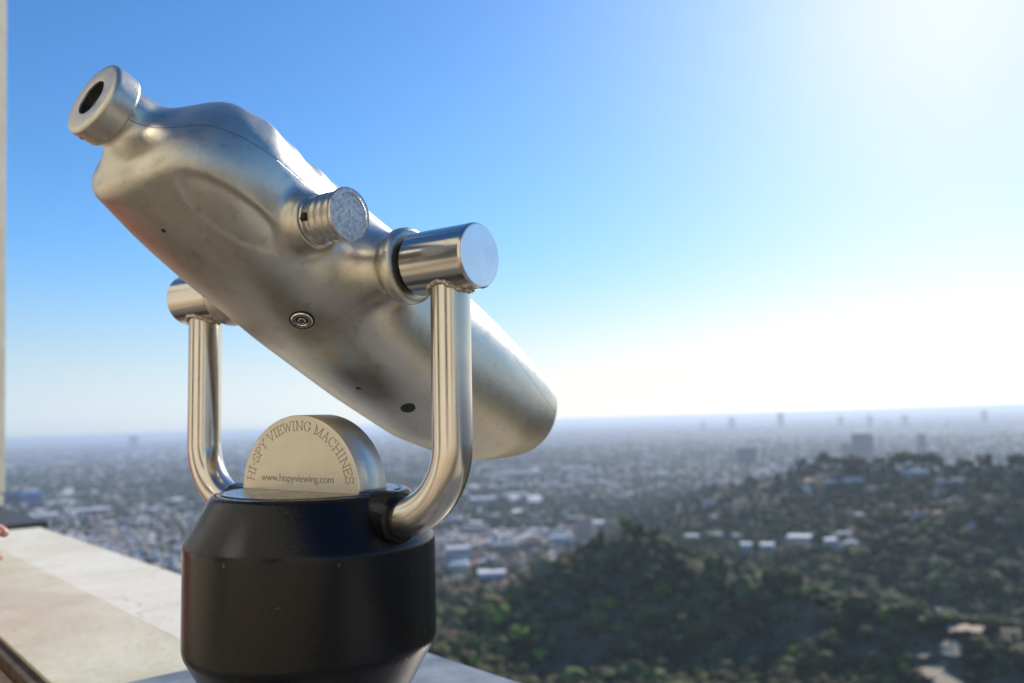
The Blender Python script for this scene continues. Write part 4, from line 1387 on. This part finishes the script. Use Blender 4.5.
P3 = [(*L(0, -.11, 1.02), .130, .155), (*L(0, -.12, .92), .14, .17), (*L(.10, -.12, .84), .108), (*L(.11, -.08, .50), .078), (*L(.11, -.135, .12), .060),
      (*L(-.10, -.12, .84), .108), (*L(-.12, -.02, .50), .078), (*L(-.13, -.095, .12), .060)]
skin_mesh("trousers", P3, [(0, 1), (1, 2), (2, 3), (3, 4), (1, 5), (5, 6), (6, 7)], M_DENIM, pe)
for s in (1, -1):
    a_ = L(.11 * s + (.0 if s > 0 else -.02), -.16 + (.03 if s < 0 else 0), .05); b_ = L(.13 * s, .07, .04)
    skin_mesh("shoe", [(*a_, .05), (*b_, .045)], [(0, 1)], M_SHOE, pe)
bm = bmesh.new(); r_ = bmesh.ops.create_icosphere(bm, subdivisions=4, radius=1)
hc = Vector(L(0, .0, 1.69))
for v in r_['verts']:
    v.co = Vector((v.co.x * .098, v.co.y * .098, v.co.z * .105))
dele = [v for v in bm.verts if (v.co.dot(fwd) > .035 and v.co.z < .055) or v.co.z < -.075]
bmesh.ops.delete(bm, geom=dele, context='VERTS')
for v in bm.verts: v.co += hc + Vector((random.uniform(-.003, .003),) * 3)
o = bm_obj("hair", bm, M_HAIR, pe, smooth=True)
bm = bmesh.new()
for sx_ in (.035, -.035):
    m_ = Matrix.Translation(Vector(L(sx_, .113, 1.66)))
    bmesh.ops.create_uvsphere(bm, u_segments=12, v_segments=8, radius=.011, matrix=m_)
bm_obj("eyes", bm, M_EYEGLASS, pe, smooth=True)
skin_mesh("nose", [(*L(0, .105, 1.665), .008), (*L(0, .128, 1.635), .013)], [(0, 1)], M_SKIN, pe)
skin_mesh("mouth", [(*L(.022, .112, 1.595), .006), (*L(0, .120, 1.594), .007), (*L(-.022, .112, 1.595), .006)], [(0, 1), (1, 2)], M_RED, pe)
for s in (1, -1): skin_mesh("ear", [(*L(.088 * s, .01, 1.67), .012), (*L(.094 * s, .0, 1.64), .010)], [(0, 1)], M_SKIN, pe)
# hand on the stone: palm, four bent fingers and a thumb
def hand_at(wr, out, side, name):
    z = Vector((0, 0, 1))
    pal = [(*(wr - pe_loc0), .026, .026), (*(wr + out * .04 + z * -.006), .024, .036), (*(wr + out * .085 + z * -.012), .019, .038)]
    o = skin_mesh(name, pal, [(0, 1), (1, 2)], M_SKIN, pe, 1)
    for k, (of, ln) in enumerate(((-.030, .068), (-.010, .078), (.010, .072), (.029, .056))):
        b0 = wr + out * .078 + side * of + z * -.012
        pts = [(*b0, .0100), (*(b0 + out * ln * .38 + z * .008), .0098), (*(b0 + out * ln * .72 + z * -.004), .0088), (*(b0 + out * ln * .95 + z * -.020), .0078)]
        skin_mesh("finger", pts, [(0, 1), (1, 2), (2, 3)], M_SKIN, o)
    b0 = wr + out * .03 - side * .03 + z * -.010
    skin_mesh("thumb", [(*b0, .0125), (*(b0 + out * .03 - side * .022), .0115), (*(b0 + out * .058 - side * .030 + z * -.008), .0098)], [(0, 1), (1, 2)], M_SKIN, o)
pe_loc0 = Vector((0, 0, 0))
hand_at(wr, fo, fo.cross(Vector((0, 0, 1))).normalized() * -1, "hand")
hand_at(hp_l - fwd * .03 + Vector((0, 0, .03)), (fwd * .95 + rgt * .2).normalized(), (-rgt * .95 + fwd * .2).normalized(), "hand")

# the terrace and all on it lean a little against the horizon
_a = 1.0 if Rt.cross(RtF).dot(Fw) > 0 else -1.0
TILT = Matrix.Translation((0, 0, Z0)) @ Matrix.Rotation(_a * Rt.angle(RtF), 4, Fw) @ Matrix.Translation((0, 0, -Z0))
TILT = TILT.inverted()
bpy.context.view_layer.update()
for o in list(scn.objects):
    if o.parent is None and o.name.split(".")[0] in ("viewing_telescope", "parapet_wall", "mounting_panel", "stone_slab", "pillar", "terrace_floor", "lower_terrace", "retaining_wall", "observatory_building", "person"):
        o.matrix_world = TILT @ o.matrix_world

# ------------------------------------------------------------------ haze
HD = 60000
bm = bmesh.new()
zl, zh = -277.0, Z0 + 14
vs = box(bm, (0, 0, (zl + zh) / 2), (2 * HD, 2 * HD, zh - zl))
hm = bpy.data.materials.new("haze"); hm.use_nodes = True
hn = hm.node_tree; hn.nodes.clear()
ho = hn.nodes.new("ShaderNodeOutputMaterial"); pv = hn.nodes.new("ShaderNodeVolumePrincipled")
pv.inputs["Color"].default_value = (0.74, 0.85, 1.0, 1)
pv.inputs["Density"].default_value = 0.000060
pv.inputs["Anisotropy"].default_value = 0.3
hn.links.new(pv.outputs[0], ho.inputs["Volume"])
hz_o = bm_obj("haze", bm, hm)
tag(hz_o, kind="stuff")
